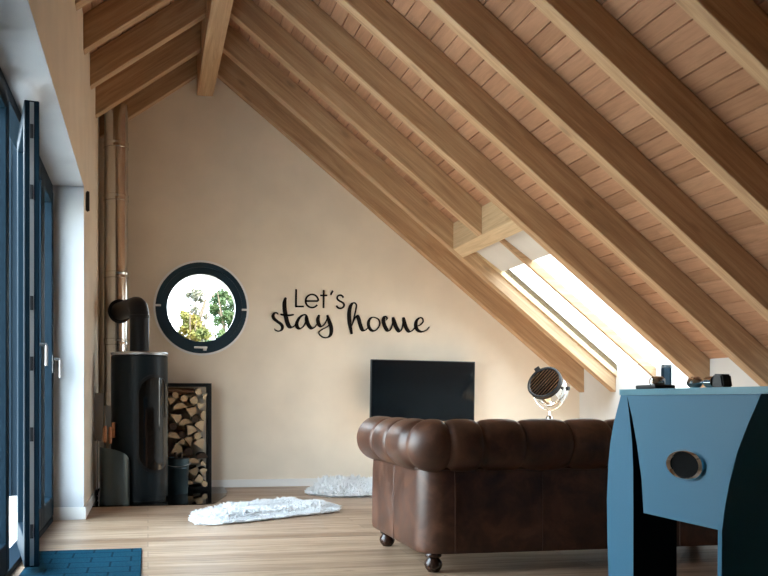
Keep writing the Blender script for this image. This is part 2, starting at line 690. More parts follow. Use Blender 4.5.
cosR, cosL = math.cos(pR), math.cos(pL)
zl = RH * cosR
lx = lambda x: (x - XRIDGE) / cosR + RH * math.sin(pR) * -1 + 0.0   # local x of a world x on the board plane
bm = new()
lend = (XR + 0.3 - XRIDGE) / cosR
lsk0 = (SKX0 - 0.02 - XRIDGE) / cosR - RH * math.sin(pR)
lsk1 = (XR + 0.0 - XRIDGE) / cosR - RH * math.sin(pR)
boards(bm, -0.2, lend, YN - 0.25, SKY0, zl)
boards(bm, -0.2, lend, SKY1, YE + 0.05, zl)
boards(bm, -0.2, lsk0, SKY0, SKY1, zl)
ceil_obj('ceiling_right', bm, MR, 'reddish board ceiling of the right roof slope')
bm = new()
boards(bm, -1.75, 0.2, YN - 0.25, YE + 0.05, RH * cosL)
ceil_obj('ceiling_left', bm, ML, 'brown board ceiling of the short left slope')
# outer roof skin keeps daylight out of the board joints
bm = new()
for y0, y1, x0, x1 in ((YN - 0.3, SKY0, -0.25, lend + 0.1), (SKY1, YE + 0.3, -0.25, lend + 0.1), (SKY0, SKY1, -0.25, (3.335 - XRIDGE) / cosR - 0.16)):
    box(bm, x0, x1, y0, y1, zl + 0.03, zl + 0.045)
o = struct('roof_right', bm, M['screen_wall'])
o.matrix_world = MR
tag(o, 'roof covering of the right slope', 'roof')
bm = new()
box(bm, -1.9, 0.25, YN - 0.3, YE + 0.3, RH * cosL + 0.05, RH * cosL + 0.12)
o = struct('roof_left', bm, M['screen_wall'])
o.matrix_world = ML
tag(o, 'roof covering of the left slope', 'roof')

# ------------------------------------------------------------------ rafters
TH = 0.10


def rafter_mesh(x0, x1, zf, y0, y1, lo=0.0, hi=RH - 0.004):
    bm = new()
    prism(bm, [(x0, y0, zf(x0) + lo), (x1, y0, zf(x1) + lo), (x1, y0, zf(x1) + hi), (x0, y0, zf(x0) + hi)], (0, y1 - y0, 0))
    bmesh.ops.recalc_face_normals(bm, faces=bm.faces[:])
    bmesh.ops.bevel(bm, geom=bm.edges[:], offset=0.004, segments=1, affect='EDGES')
    return bm


GRP = 'roof rafters of the right slope'
right = [  # far edge, label
    (8.468, 'brown roof rafter on the right slope lying against the end wall'),
    (7.845, 'right slope rafter along the far side of the skylight, second from end wall'),
    (6.415, 'long right slope rafter along the near side of the skylight'),
    (5.70, 'right slope rafter next nearer than the one beside the skylight'),
    (4.985, 'right slope rafter crossing above the sofa, ending over the blue table'),
    (4.27, 'second right slope rafter from the top right corner of the photo'),
    (3.555, 'rafter at the top right corner of the photo, nearest one seen'),
    (2.84, 'right slope rafter running over the blue football table'),
]
proto = None
for yf, lab in right:
    mw = Matrix.Translation((0, yf - TH, 0)) @ MR
    if proto is None:
        proto = obj('rafter', rafter_mesh(0.639, XR, zR, yf - TH, yf), M['rafter'], mw=mw)
        o = proto
    else:
        o = proto.copy()
        C.objects.link(o)
        o.matrix_world = mw
    tag(o, lab, 'rafter', GRP)
# the trimmed rafter above the skylight
mw = Matrix.Translation((0, 7.03, 0)) @ MR
o = obj('rafter', rafter_mesh(0.639, 2.872, zR, 7.03, 7.13), M['rafter'], mw=mw)
tag(o, 'short right slope rafter ending at the pale cross beam above the skylight', 'rafter', GRP)
# header
bm = new()
prism(bm, [(2.873, 6.416, zR(2.873)), (2.972, 6.416, zR(2.972)), (2.972, 6.416, zR(2.972) + RH - 0.01), (2.873, 6.416, zR(2.873) + RH - 0.01)], (0, 1.328, 0))
bmesh.ops.bevel(bm, geom=bm.edges[:], offset=0.003, segments=1, affect='EDGES')
o = obj('trimmer_beam', bm, M['pale_wood'], mw=Matrix.Translation((2.9, 7.1, 2.4)) @ Matrix.Rotation(PI / 2, 4, 'Z'))
tag(o, 'pale cross beam between two rafters at the top of the skylight', 'beam')

GRL = 'roof rafters of the left slope'
left = [
    (8.468, 'left slope rafter lying against the end wall behind the chimney pipe'),
    (7.845, 'left slope rafter passing right in front of the chimney pipe top'),
    (7.13, 'left slope rafter, second nearer than the chimney pipe'),
    (6.415, 'left slope rafter, third nearer than the chimney pipe'),
    (5.70, 'left slope rafter barely seen at the top edge of the photo'),
]
proto = None
for yf, lab in left:
    mw = Matrix.Translation((0, yf - TH, 0)) @ ML
    if proto is None:
        proto = obj('rafter', rafter_mesh(XL, 0.473, zL, yf - TH, yf), M['rafter'], mw=mw)
        o = proto
    else:
        o = proto.copy()
        C.objects.link(o)
        o.matrix_world = mw
    tag(o, lab, 'rafter', GRL)

# ridge beam (grain along its length)
bm = new()
box(bm, 0.475, 0.637, YN, YE, 3.885, 4.27)
bmesh.ops.bevel(bm, geom=bm.edges[:], offset=0.006, segments=2, affect='EDGES')
o = obj('ridge_beam', bm, M['rafter'], mw=Matrix.Translation((0.556, 3, 3.9)) @ Matrix.Rotation(PI / 2, 4, 'Z'))
tag(o, 'thick pale ridge beam running along the top of the ceiling', 'beam', kind='thing')

# ------------------------------------------------------------------ skylight (window_2)
# pale lining boards + white plasterboard head + centre bar + glass
GO = 0.20                                    # glass height above the rafter underside
bm = new()
x0, x1 = 2.975, XR - 0.002
# linings on the rafter sides
for ya, yb in ((7.722, 7.744), (6.417, 6.437)):
    prism(bm, [(x0, ya, zR(x0) + 0.150), (x1, ya, zR(x1) + 0.150), (x1, ya, zR(x1) + 0.27), (x0, ya, zR(x0) + 0.27)], (0, yb - ya, 0))
w2 = tag(struct('window_2', bm, M['pale_wood']), 'long skylight between two rafters of the right slope', 'window')
bm = new()
xh = 3.36
prism(bm, [(x0, 6.44, zR(x0) + 0.15), (xh, 6.44, zR(xh) + 0.185), (xh, 6.44, zR(xh) + 0.25), (x0, 6.44, zR(x0) + 0.25)], (0, 1.28, 0))
obj('head_panel', bm, M['plaster_white'], w2)
bm = new()
prism(bm, [(x0, 7.07, zR(x0) + 0.12), (x1, 7.07, zR(x1) + 0.12), (x1, 7.07, zR(x1) + 0.212), (x0, 7.07, zR(x0) + 0.212)], (0, 0.042, 0))
obj('centre_bar', bm, M['rafter'], w2)
bm = new()
for ya, yb in ((6.44, 7.066), (7.114, 7.72)):
    prism(bm, [(xh, ya, zR(xh) + GO), (x1, ya, zR(x1) + GO), (x1, ya, zR(x1) + GO + 0.01), (xh, ya, zR(xh) + GO + 0.01)], (0, yb - ya, 0))
obj('pane', bm, M['glass'], w2)

bm = new()
for ya, yb in ((7.722, 7.85), (6.40, 6.436)):
    prism(bm, [(xh - 0.05, ya, zR(xh - 0.05) + 0.205), (x1 + 0.4, ya, zR(x1 + 0.4) + 0.205), (x1 + 0.4, ya, zR(x1 + 0.4) + 0.315), (x1, ya, zR(x1) + 0.315), (xh - 0.05, ya, zR(xh - 0.05) + 0.315)], (0, yb - ya, 0))
prism(bm, [(xh - 0.05, 6.436, zR(xh - 0.05) + 0.205), (xh, 6.436, zR(xh) + 0.205), (xh, 6.436, zR(xh) + 0.315), (xh - 0.05, 6.436, zR(xh - 0.05) + 0.315)], (0, 1.286, 0))
obj('outer_curb', bm, M['white'], w2)

# low window in the knee wall (window_3)
bm = new()
box(bm, XR - 0.004, XR + 0.07, WY1 - 0.05, WY1, WZ0, WZ1)
box(bm, XR + 0.02, XR + 0.09, WY0, WY0 + 0.05, WZ0, WZ1)
box(bm, XR + 0.021, XR + 0.089, WY0, WY1, WZ0, WZ0 + 0.06)
w3 = tag(struct('window_3', bm, M['anthracite']), 'low dark framed window in the knee wall under the skylight', 'window')
bm = new()
box(bm, XR + 0.05, XR + 0.06, WY0 + 0.04, WY1 - 0.05, WZ0 + 0.05, WZ1)
obj('pane', bm, M['glass'], w3)

# ------------------------------------------------------------------ round window (window_1)


def ring_y(bm, r0, r1, y0, y1, seg=72, cx=WX, cz=WZ, bev=0.0):
    prof = [(r0, y0), (r1, y0), (r1, y1), (r0, y1)]
    rows = []
    for k in range(seg):
        a = 2 * PI * k / seg
        rows.append([bm.verts.new((cx + r_ * math.cos(a), y_, cz + r_ * math.sin(a))) for r_, y_ in prof])
    for k in range(seg):
        a, b_ = rows[k], rows[(k + 1) % seg]
        for j in range(4):
            bm.faces.new([a[j], a[(j + 1) % 4], b_[(j + 1) % 4], b_[j]])


bm = new()
ring_y(bm, 0.405, 0.451, YE - 0.012, YE + 0.09)
ring_y(bm, 0.337, 0.408, YE + 0.0, YE + 0.08)
w1 = tag(struct('window_1', bm, mat('blue_black_frame', (0.010, 0.034, 0.055), 0.35), smooth=40), 'round window with a dark blue frame in the end wall', 'window')
bm = new()
ring_y(bm, 0.4515, 0.472, YE - 0.010, YE - 0.0005)
obj('surround', bm, M['white'], w1, smooth=40)
bm = new()
lathe(bm, [(0.0, 0), (0.34, 0), (0.34, 0.012), (0.0, 0.012)], 72, cap=False, M_=Matrix.Translation((WX, YE + 0.045, WZ)) @ Matrix.Rotation(-PI / 2, 4, 'X'))
obj('pane', bm, M['glass'], w1)
for sx, dz in ((-1, 0.018), (1, -0.012)):
    bm = new()
    bbox(bm, WX + sx * 0.425 - 0.027, WX + sx * 0.425 + 0.027, YE - 0.026, YE - 0.012, WZ + dz - 0.010, WZ + dz + 0.010, 0.003)
    obj('pivot', bm, M['white'], w1)
bm = new()
bbox(bm, WX - 0.075, WX + 0.055, YE - 0.05, YE - 0.032, WZ - 0.404, WZ - 0.384, 0.005)
bbox(bm, WX + 0.015, WX + 0.05, YE - 0.035, YE - 0.01, WZ - 0.425, WZ - 0.384, 0.005)
obj('handle', bm, M['white'], w1)

# ------------------------------------------------------------------ baseboards
bm = new()
box(bm, XL, XR, YE - 0.014, YE, 0, 0.075)
tag(struct('baseboard_end', bm, M['white']), 'white baseboard along the end wall', 'baseboard')
bm = new()
box(bm, XL, XL + 0.013, YO - 0.0, YE - 0.014, 0, 0.09)
box(bm, XD, XL + 0.013, YO - 0.017, YO - 0.004, 0, 0.09)
tag(struct('baseboard_left', bm, M['white']), 'white baseboard round the wall pier beside the doors', 'baseboard')
bm = new()
box(bm, XR - 0.014, XR, YN, YE - 0.014, 0, 0.075)
tag(struct('baseboard_right', bm, M['white']), 'white baseboard along the knee wall', 'baseboard')
# slim vertical strip in the corner beside the chimney pipe
bm = new()
box(bm, XL, XL + 0.035, 8.33, 8.40, 0.0, zL(XL) - 0.02)
tag(struct('trim_2', bm, M['plaster']), 'slim upright strip in the corner behind the chimney pipe', 'trim')

# ------------------------------------------------------------------ terrace doors
bm = new()
xo, xi = XD - 0.09, XD
box(bm, xo, xi, YO - 0.07, YO - 0.004, 0, ZO - 0.004)           # far jamb
box(bm, xo, xi, GE, YO - 0.07, ZO - 0.07, ZO - 0.004)           # head
box(bm, xo, xi + 0.01, GE, YO - 0.07, 0, 0.035)                 # sill
box(bm, xo, xi, GE, GE + 0.07, 0.035, ZO - 0.07)
tag(struct('trim_3', bm, M['anthracite']), 'anthracite outer frame of the terrace doors', 'trim')


def leaf(name, label, y0, y1, handle_at=None, rot=None):
    """closed door leaf between y0 and y1"""
    base = Vector((XD - 0.03, y1, 0.04))
    d = tag(thing(name, label, 'door', base), kind='structure')
    st = 0.085
    z0, z1 = 0.042, ZO - 0.075
    bm = new()
    xa, xb = XD - 0.06, XD + 0.012
    box(bm, xa, xb, y0, y0 + st, z0, z1)
    box(bm, xa, xb, y1 - st, y1, z0, z1)
    box(bm, xa, xb, y0 + st, y1 - st, z0, z0 + 0.14)
    box(bm, xa, xb, y0 + st, y1 - st, z1 - st, z1)
    bmesh.ops.bevel(bm, geom=bm.edges[:], offset=0.004, segments=1, affect='EDGES')
    obj('frame', bm, M['anthracite'], d)
    bm = new()
    box(bm, XD - 0.03, XD - 0.018, y0 + st - 0.01, y1 - st + 0.01, z0 + 0.13, z1 - st + 0.01)
    obj('pane', bm, M['door_glass'], d)
    if handle_at is not None:
        hz, hy = handle_at
        bm = new()
        bbox(bm, XD + 0.012, XD + 0.022, hy - 0.017, hy + 0.017, hz - 0.08, hz + 0.05, 0.004)
        tube(bm, [(XD + 0.02, hy, hz + 0.02), (XD + 0.062, hy, hz + 0.02)], 0.011, 10)
        obj('rosette', bm, M['rubber'], d)
        bm = new()
        tube(bm, spline([(XD + 0.058, hy, hz + 0.022), (XD + 0.066, hy, hz + 0.01), (XD + 0.066, hy, hz - 0.05), (XD + 0.066, hy, hz - 0.11)], 5), 0.010, 10)
        obj('handle', bm, M['lever'], d)
    return d


leaf('door_1', 'closed glazed terrace door leaf next to the far wall pier', 5.70, 6.31, (1.14, 5.98 + 0.25))
leaf('door_2', 'closed glazed terrace door leaf in the middle, beside the open one', 5.085, 5.695, (1.19, 5.40))
# open leaf, hinged on its far edge, swung a little into the room
d3 = leaf('door_3', 'terrace door leaf standing ajar with lock strip on its edge', 4.36, 5.08)
bm = new()
box(bm, XD - 0.034, XD - 0.014, 4.3565, 4.3605, 0.05, ZO - 0.085)
st = obj('lock_strip', bm, M['steel_dull'], d3)
st['label'] = 'steel lock strip with keeps on the door edge'
for hz in (0.22, 0.7, 1.05, 1.35, 1.9, 2.2):
    bm = new()
    box(bm, XD - 0.033, XD - 0.017, 4.351, 4.3565, hz - 0.035, hz + 0.035)
    obj('lock_keep', bm, M['rubber'], d3)
d3.rotation_euler = (0, 0, R(11))
ny = 4.34
for i, lab in enumerate(('closed terrace door leaf just nearer than the open one', 'closed terrace door leaf cut by the left edge of the photo')):
    leaf('door_%d' % (4 + i), lab, ny - 0.61, ny)
    ny -= 0.615
for i in range(8):
    if ny - 0.61 < GE + 0.06:
        break
    leaf('door_%d' % (6 + i), 'closed terrace door leaf out of the photo on the left', ny - 0.61, ny)
    ny -= 0.615

# shutter of dark blue boards added outside, unseen, to keep daylight off the rafters
sh = thing('light_blocker', 'dark blue boarded shutter added outside the glass to keep light off the rafters', 'blocker', (XD - 0.22, 3.08, -0.05))
bm = new()
for q in range(10):
    bbox(bm, XD - 0.235, XD - 0.205, 2.60 + q * 0.092, 2.60 + q * 0.092 + 0.088, -0.04, ZO + 0.02, 0.008, 1)
obj('blocker_panel', bm, M['blocker'], sh)
for z in (0.2, 2.0):
    bm = new()
    box(bm, XD - 0.255, XD - 0.232, 2.60, 3.516, z, z + 0.12)
    obj('blocker_crossbar', bm, M['blocker'], sh)

# terrace outside
bm = new()
box(bm, -6, XD - 0.10, YN - 2, 9.5, -0.25, -0.05)
tag(struct('terrace_floor', bm, M['terrace']), 'grey terrace deck outside the doors', 'floor')
bm = new()
box(bm, -5.0, XL - 0.31, 8.5, 8.6, -0.05, 3.4)
for k in range(30):
    x = -4.95 + k * 0.14
    box(bm, x, x + 0.02, 8.47, 8.5, -0.05, 3.4)
tag(struct('terrace_screen_wall', bm, M['screen_wall']), 'dark blue boarded screen at the end of the terrace', 'wall')

# wall sensor
bm = new()
lathe(bm, [(0, 0), (0.02, 0), (0.024, 0.01), (0.022, 0.028), (0, 0.03)], 24, cap=False,
      M_=Matrix.Translation((XL, 6.55, 2.36)) @ Matrix.Rotation(PI / 2, 4, 'Y') @ Matrix.Diagonal((3.3, 1.0, 1, 1)))
o = obj('wall_light', bm, M['rubber'], at=(XL, 6.55, 2.36), smooth=40)
tag(o, 'small black oval fitting on the wall at the corner of the door opening', 'wall light')

# ------------------------------------------------------------------ chimney pipe
px, py, pr_ = -0.298, 8.24, 0.112
ch = thing('chimney_pipe', 'shiny stainless chimney pipe rising in the corner behind the stove', 'pipe', (px, py, 0.55))
bm = new()
lathe(bm, [(pr_, 0.82), (pr_, 3.66)], 40, M_=Matrix.Translation((px, py, 0)))
obj('pipe', bm, M['steel'], ch, smooth=40)
for z in (1.42, 2.05, 2.78, 3.28):
    bm = new()
    prof = []
    for k, dz in enumerate((-0.03, -0.026, -0.018, -0.006, 0.006, 0.018, 0.026, 0.03)):
        prof.append((pr_ + (0.001, 0.008, 0.008, 0.003, 0.003, 0.008, 0.008, 0.001)[k], z + dz))
    lathe(bm, prof, 40, M_=Matrix.Translation((px, py, 0)))
    obj('clamp_ring', bm, M['steel'], ch, smooth=30)
bm = new()
bbox(bm, px - 0.10, px + 0.10, py - 0.10, py + 0.12, 0.55, 0.82, 0.008)
obj('cleanout_box', bm, M['steel_dull'], ch)
for dz in (0.60, 0.76):
    bm = new()
    box(bm, px - 0.02, px + 0.02, py + 0.12, YE - 0.003, dz, dz + 0.03)
    obj('wall_bracket', bm, M['black'], ch)

# ------------------------------------------------------------------ hearth plate
bm = new()
pl = [(-0.445, 7.08), (0.44, 7.08), (0.56, 7.16), (0.70, 7.72), (0.735, 8.0), (0.735, 8.445), (-0.445, 8.445)]
prism(bm, [(x, y, 0.0005) for x, y in pl], (0, 0, 0.008))
o = obj('hearth_plate', bm, M['hearth'], at=(0.1, 7.8, 0))
tag(o, 'smoked glass hearth plate on the floor under the stove', 'hearth plate')

# ------------------------------------------------------------------ stove
sx_, sy_, sr = -0.073, 7.55, 0.245
HZ = 0.009
stv = thing('wood_stove', 'round black wood stove with a tall curved glass door', 'stove', (sx_, sy_, HZ))
T = Matrix.Translation((sx_, sy_, 0))
bm = new()
lathe(bm, [(sr - 0.02, HZ), (sr - 0.02, 0.035), (sr, 0.037), (sr, 1.245), (sr - 0.012, 1.255), (0.0, 1.255)], 64, cap=True, M_=T)
obj('body', bm, M['stove'], stv, smooth=35)
bm = new()
lathe(bm, [(0, 1.256), (sr + 0.003, 1.256), (sr + 0.004, 1.275), (sr - 0.004, 1.283), (0, 1.283)], 64, cap=False, M_=T)
obj('top_plate', bm, M['steel_dull'], stv, smooth=35)


def wrap_panel(bm, poly, r_in, r_out, a_c, n=40, m=14):
    """capsule-like panel wrapped on the cylinder: width half a, z0..z1 rounded"""
    ha, z0, z1, rc = poly
    cols = []
    for i in range(n + 1):
        t = -1 + 2 * i / n
        s = t * ha                       # arc length from the centre
        # rounded ends
        dx = abs(s) - (ha - rc)
        cut = 0 if dx <= 0 else rc - math.sqrt(max(0, rc * rc - dx * dx))
        cols.append((a_c + s / sr, z0 + cut, z1 - cut))
    front, back = [], []
    for a, za, zb in cols:
        front.append([bm.verts.new((sx_ + r_out * math.cos(a), sy_ + r_out * math.sin(a), za + (zb - za) * k / m)) for k in range(m + 1)])
        back.append([bm.verts.new((sx_ + r_in * math.cos(a), sy_ + r_in * math.sin(a), za + (zb - za) * k / m)) for k in range(m + 1)])
    for i in range(n):
        for k in range(m):
            bm.faces.new([front[i][k], front[i + 1][k], front[i + 1][k + 1], front[i][k + 1]])
        bm.faces.new([front[i][0], back[i][0], back[i + 1][0], front[i + 1][0]])
        bm.faces.new([front[i][m], front[i + 1][m], back[i + 1][m], back[i][m]])
    for i in (0, n):
        for k in range(m):
            bm.faces.new([front[i][k], front[i][k + 1], back[i][k + 1], back[i][k]])


AC = R(-90 + 34)
bm = new()
wrap_panel(bm, (0.166, 0.25, 1.085, 0.15), sr - 0.002, sr + 0.010, AC)
dr = obj('door', bm, M['black'], stv, smooth=35)
bm = new()
wrap_panel(bm, (0.146, 0.275, 1.06, 0.135), sr + 0.004, sr + 0.014, AC)
o = obj('glass_panel', bm, M['stove_glass'], dr, smooth=35)
o['label'] = 'dark glossy glass of the stove door'
bm = new()
ha = R(-90 - 52)
hx, hy = sx_ + (sr + 0.03) * math.cos(ha), sy_ + (sr + 0.03) * math.sin(ha)
tube(bm, [(hx, hy, 0.55), (hx, hy, 0.68)], 0.014, 12)
o = obj('handle', bm, M['handle_wood'], dr, smooth=40)
o['label'] = 'wooden door handle'
for z in (0.56, 0.67):
    bm = new()
    tube(bm, [(sx_ + (sr - 0.01) * math.cos(ha), sy_ + (sr - 0.01) * math.sin(ha), z), (hx, hy, z)], 0.006, 8)
    obj('handle_bracket', bm, M['black'], dr)
# flue: up, elbow, then back to the chimney pipe
fl = obj('flue_pipe', (lambda b_: (tube(b_, [(sx_, sy_, 1.28), (sx_, sy_, 1.60)], 0.083, 32), b_)[1])(new()), M['black'], stv, smooth=40)
dirh = Vector((px - sx_, py - sy_, 0)).normalized()
ptsf = [Vector((sx_, sy_, 1.60))]
for k in range(1, 7):
    a = PI / 2 * k / 6
    ptsf.append(Vector((sx_, sy_, 1.60)) + dirh * (0.10 * (1 - math.cos(a))) + Vector((0, 0, 0.10 * math.sin(a))))
ptsf.append(Vector((px, py, 1.70)) - dirh * (pr_ + 0.001))
bm = new()
tube(bm, ptsf, 0.083, 32)
obj('flue_elbow', bm, M['black'], stv, smooth=50)
bm = new()
lathe(bm, [(0.084, 1.585), (0.089, 1.59), (0.089, 1.605), (0.084, 1.61)], 32, M_=T)
obj('flue_collar', bm, M['black'], stv, smooth=40)
bm = new()
pe = Vector((px, py, 1.70)) - dirh * (pr_ + 0.004)
lathe(bm, [(0.083, 0), (0.112, 0), (0.112, -0.012), (0.083, -0.012)], 32, M_=Matrix.Translation(pe) @ dirh.to_track_quat('Z', 'Y').to_matrix().to_4x4())
obj('flue_collar', bm, M['black'], stv, smooth=40)

# ------------------------------------------------------------------ fireside tool holder: bent steel sheet with a sloping curved top
hx0, hy0, hr = -0.275, 7.24, 0.125
th = thing('tool_holder', 'bent dark steel holder with a sloping top standing left of the stove', 'tool holder', (hx0, hy0, HZ))
bm = new()
cols = []
N = 30
for i in range(N + 1):
    t = i / N
    a = R(180 + 15) + R(195) * t * 0.86           # front half of a cylinder
    x_ = -math.cos(PI * t)
    zt_ = 0.475 - 0.205 * (t ** 1.9)
    zt_ = 0.265 + 0.215 * math.sqrt(max(0, 1 - (max(0, t - 0.02)) ** 2.2))
    cols.append((a, zt_))
vo_, vi_ = [], []
for a, zt_ in cols:
    for lst, r_ in ((vo_, hr), (vi_, hr - 0.004)):
        lst.append([bm.verts.new((hx0 + r_ * math.cos(a), hy0 + r_ * math.sin(a) * 0.9, z)) for z in (HZ, HZ + (zt_ - HZ) * 0.5, zt_)])
for i in range(N):
    for k in range(2):
        bm.faces.new([vo_[i][k], vo_[i + 1][k], vo_[i + 1][k + 1], vo_[i][k + 1]])
        bm.faces.new([vi_[i][k], vi_[i][k + 1], vi_[i + 1][k + 1], vi_[i + 1][k]])
    bm.faces.new([vo_[i][2], vo_[i + 1][2], vi_[i + 1][2], vi_[i][2]])
    bm.faces.new([vo_[i][0], vi_[i][0], vi_[i + 1][0], vo_[i + 1][0]])
for i in (0, N):
    for k in range(2):
        bm.faces.new([vo_[i][k], vo_[i][k + 1], vi_[i][k + 1], vi_[i][k]])
M['holder'] = mat('holder_steel', (0.07, 0.085, 0.085), 0.3, 0.85)
obj('shell', bm, M['holder'], th, smooth=40)
bm = new()
lathe(bm, [(0, HZ), (hr - 0.006, HZ), (hr - 0.006, HZ + 0.006), (0, HZ + 0.006)], 32, cap=False, M_=Matrix.Translation((hx0, hy0, 0)) @ Matrix.Diagonal((1, 0.9, 1, 1)))
obj('base', bm, M['black'], th)
for i, (tx, ty, ztop, lab) in enumerate(((-0.352, 7.25, 0.655, 'fireside tool with a wooden grip, left of the two in the steel holder'),
                                         (-0.312, 7.28, 0.645, 'fireside tool with a wooden grip, right of the two in the steel holder'))):
    t_ = thing('fire_tool', lab, 'fire tool', (tx, ty, HZ + 0.007), 'fireside tools in the steel holder')
    bm = new()
    tube(bm, [(tx, ty, HZ + 0.007), (tx, ty, ztop - 0.13)], 0.006, 10)
    obj('rod', bm, M['black'], t_, smooth=40)
    bm = new()
    tube(bm, [(tx, ty, ztop - 0.14), (tx, ty, ztop - 0.12), (tx, ty, ztop - 0.02), (tx, ty, ztop)], [0.010, 0.0145, 0.0145, 0.011], 14)
    obj('handle', bm, M['handle_wood'], t_, smooth=40)

# slim steel shovel standing upright against the wall, blade up
sv = thing('fire_shovel', 'slim steel ash shovel standing blade up against the wall left of the stove', 'shovel', (-0.425, 7.44, HZ))
bm = new()
prism(bm, [(-0.452, 7.45, 0.52), (-0.395, 7.41, 0.52), (-0.372, 7.40, 0.70), (-0.372, 7.40, 0.93), (-0.450, 7.45, 0.93)], (0.004, 0.006, 0))
obj('blade', bm, M['steel_dull'], sv)
bm = new()
tube(bm, [(-0.425, 7.435, 0.05), (-0.425, 7.435, 0.55)], 0.007, 10)
obj('shaft', bm, M['steel'], sv, smooth=40)
bm = new()
tube(bm, spline([(-0.425, 7.435, 0.06), (-0.405, 7.39, 0.12), (-0.385, 7.36, 0.06), (-0.37, 7.355, HZ + 0.008)], 6), 0.007, 8)
tube(bm, spline([(-0.425, 7.435, 0.08), (-0.435, 7.41, 0.10), (-0.43, 7.36, 0.05), (-0.425, 7.34, HZ + 0.008)], 6), 0.007, 8)
tube(bm, [(-0.425, 7.435, 0.08), (-0.425, 7.47, HZ + 0.008)], 0.007, 8)
obj('stand', bm, M['black'], sv, smooth=40)

# ------------------------------------------------------------------ log rack and logs
rx0, rx1, ry0, ry1, rz1 = -0.02, 0.60, 8.17, 8.43, 1.03
rk = thing('log_rack', 'tall black metal log rack filled with split firewood', 'log rack', (0.29, 8.30, HZ))
for a in ((rx0, rx0 + 0.035, HZ, rz1), (rx1 - 0.035, rx1, HZ, rz1)):
    bm = new()
    box(bm, a[0], a[1], ry0, ry1, a[2], a[3])
    obj('side_panel', bm, M['black'], rk)
for z0, nm in ((HZ, 'bottom_panel'), (rz1 - 0.03, 'top_panel')):
    bm = new()
    box(bm, rx0 + 0.035, rx1 - 0.035, ry0, ry1, z0, z0 + 0.03)
    obj(nm, bm, M['black'], rk)


def log_poly(kind, r_, rnd):
    """outline of a log end: wedge, half round or round"""
    pts = []
    if kind == 'w':
        a0 = rnd.uniform(0, 2 * PI)
        sp = rnd.uniform(1.2, 1.9)
        pts.append((-r_ * 0.75, 0))
        for k in range(6):
            a = -sp / 2 + sp * k / 5
            pts.append((r_ * 0.95 * math.cos(a) * rnd.uniform(0.94, 1.04), r_ * 1.15 * math.sin(a)))
    elif kind == 'h':
        a0 = rnd.uniform(0, 2 * PI)
        for k in range(8):
            a = PI * k / 7
            pts.append((r_ * 1.1 * math.cos(a) * rnd.uniform(0.93, 1.05), (r_ * 0.95 * math.sin(a) - r_ * 0.42) * rnd.uniform(0.95, 1.05)))
    else:
        a0 = rnd.uniform(0, 2 * PI)
        for k in range(9):
            a = 2 * PI * k / 9
            pts.append((r_ * math.cos(a) * rnd.uniform(0.88, 1.06), r_ * math.sin(a) * rnd.uniform(0.85, 1.04)))
    return pts


# (u, v) measured on the front of the rack; size; shape; turn in degrees
zz = lambda v: 0.87 - ((370 + v / 4.43) - 400) / 105.0
xx = lambda u: (160 + u / 4.43 - 148) / 105.0 + 0.013
seen = [
    (43, 141, 0.045, 'w', 80), (160, 96, 0.034, 'r', 0), (143, 134, 0.040, 'r', 30), (178, 156, 0.048, 'w', 200), (82, 162, 0.058, 'h', 10),
    (122, 180, 0.062, 'w', 340), (66, 205, 0.064, 'w', 330), (160, 216, 0.042, 'r', 10), (108, 240, 0.056, 'h', 12), (137, 266, 0.058, 'w', 60),
    (186, 268, 0.064, 'w', 110), (60, 288, 0.056, 'h', 350), (130, 318, 0.056, 'w', 100), (166, 307, 0.036, 'r', 0), (60, 356, 0.066, 'w', 30),
    (186, 344, 0.066, 'w', 115), (118, 362, 0.042, 'r', 0), (172, 386, 0.052, 'h', 5), (156, 422, 0.054, 'h', 0), (152, 456, 0.056, 'w', 350),
    (194, 455, 0.040, 'w', 90), (145, 480, 0.044, 'h', 0), (170, 500, 0.054, 'w', 20), (60, 420, 0.060, 'h', 0), (60, 470, 0.060, 'w', 40),
    (95, 445, 0.052, 'r', 0), (100, 500, 0.052, 'h', 0), (50, 250, 0.036, 'r', 0), (95, 130, 0.034, 'r', 0), (190, 205, 0.045, 'h', 80),
    (88, 320, 0.036, 'w', 10), (98, 282, 0.034, 'r', 0), (195, 118, 0.034, 'h', 70), (60, 112, 0.034, 'r', 0), (200, 400, 0.034, 'w', 160), (198, 498, 0.030, 'r', 0),
]
rnd = random.Random(3)
rows = ['near the top', 'in the upper half', 'at mid height', 'in the lower half', 'near the bottom']
shapes = {'w': 'wedge shaped', 'h': 'half round', 'r': 'small round'}
dark_set = {7, 16, 17, 27, 31}
ends = []
for i, (u, v, r_, kd, tw) in enumerate(seen):
    x, z = xx(u), zz(v)
    x = min(max(x, rx0 + 0.035 + r_ * 0.9), rx1 - 0.037 - r_ * 0.85)
    z = min(max(z, HZ + 0.032 + r_ * 0.75), rz1 - 0.04 - r_)
    ends.append((x, z, r_, kd, tw, i in dark_set))
for it in range(120):
    for i in range(len(ends)):
        for j in range(i):
            a, b_ = ends[i], ends[j]
            d = Vector((a[0] - b_[0], a[1] - b_[1]))
            need = 0.90 * (a[2] + b_[2]) - d.length
            if need > 0 and d.length > 1e-4:
                d = d.normalized() * need * 0.3
                for q, sg in ((i, 1), (j, -1)):
                    e_ = list(ends[q])
                    e_[0] = min(max(e_[0] + sg * d.x, 0.15 + e_[2] * 0.9), rx1 - 0.037 - e_[2] * 1.0)
                    e_[1] = min(max(e_[1] + sg * d.y, HZ + 0.032 + e_[2] * 0.95), rz1 - 0.10 - e_[2] * 0.9)
                    ends[q] = tuple(e_)
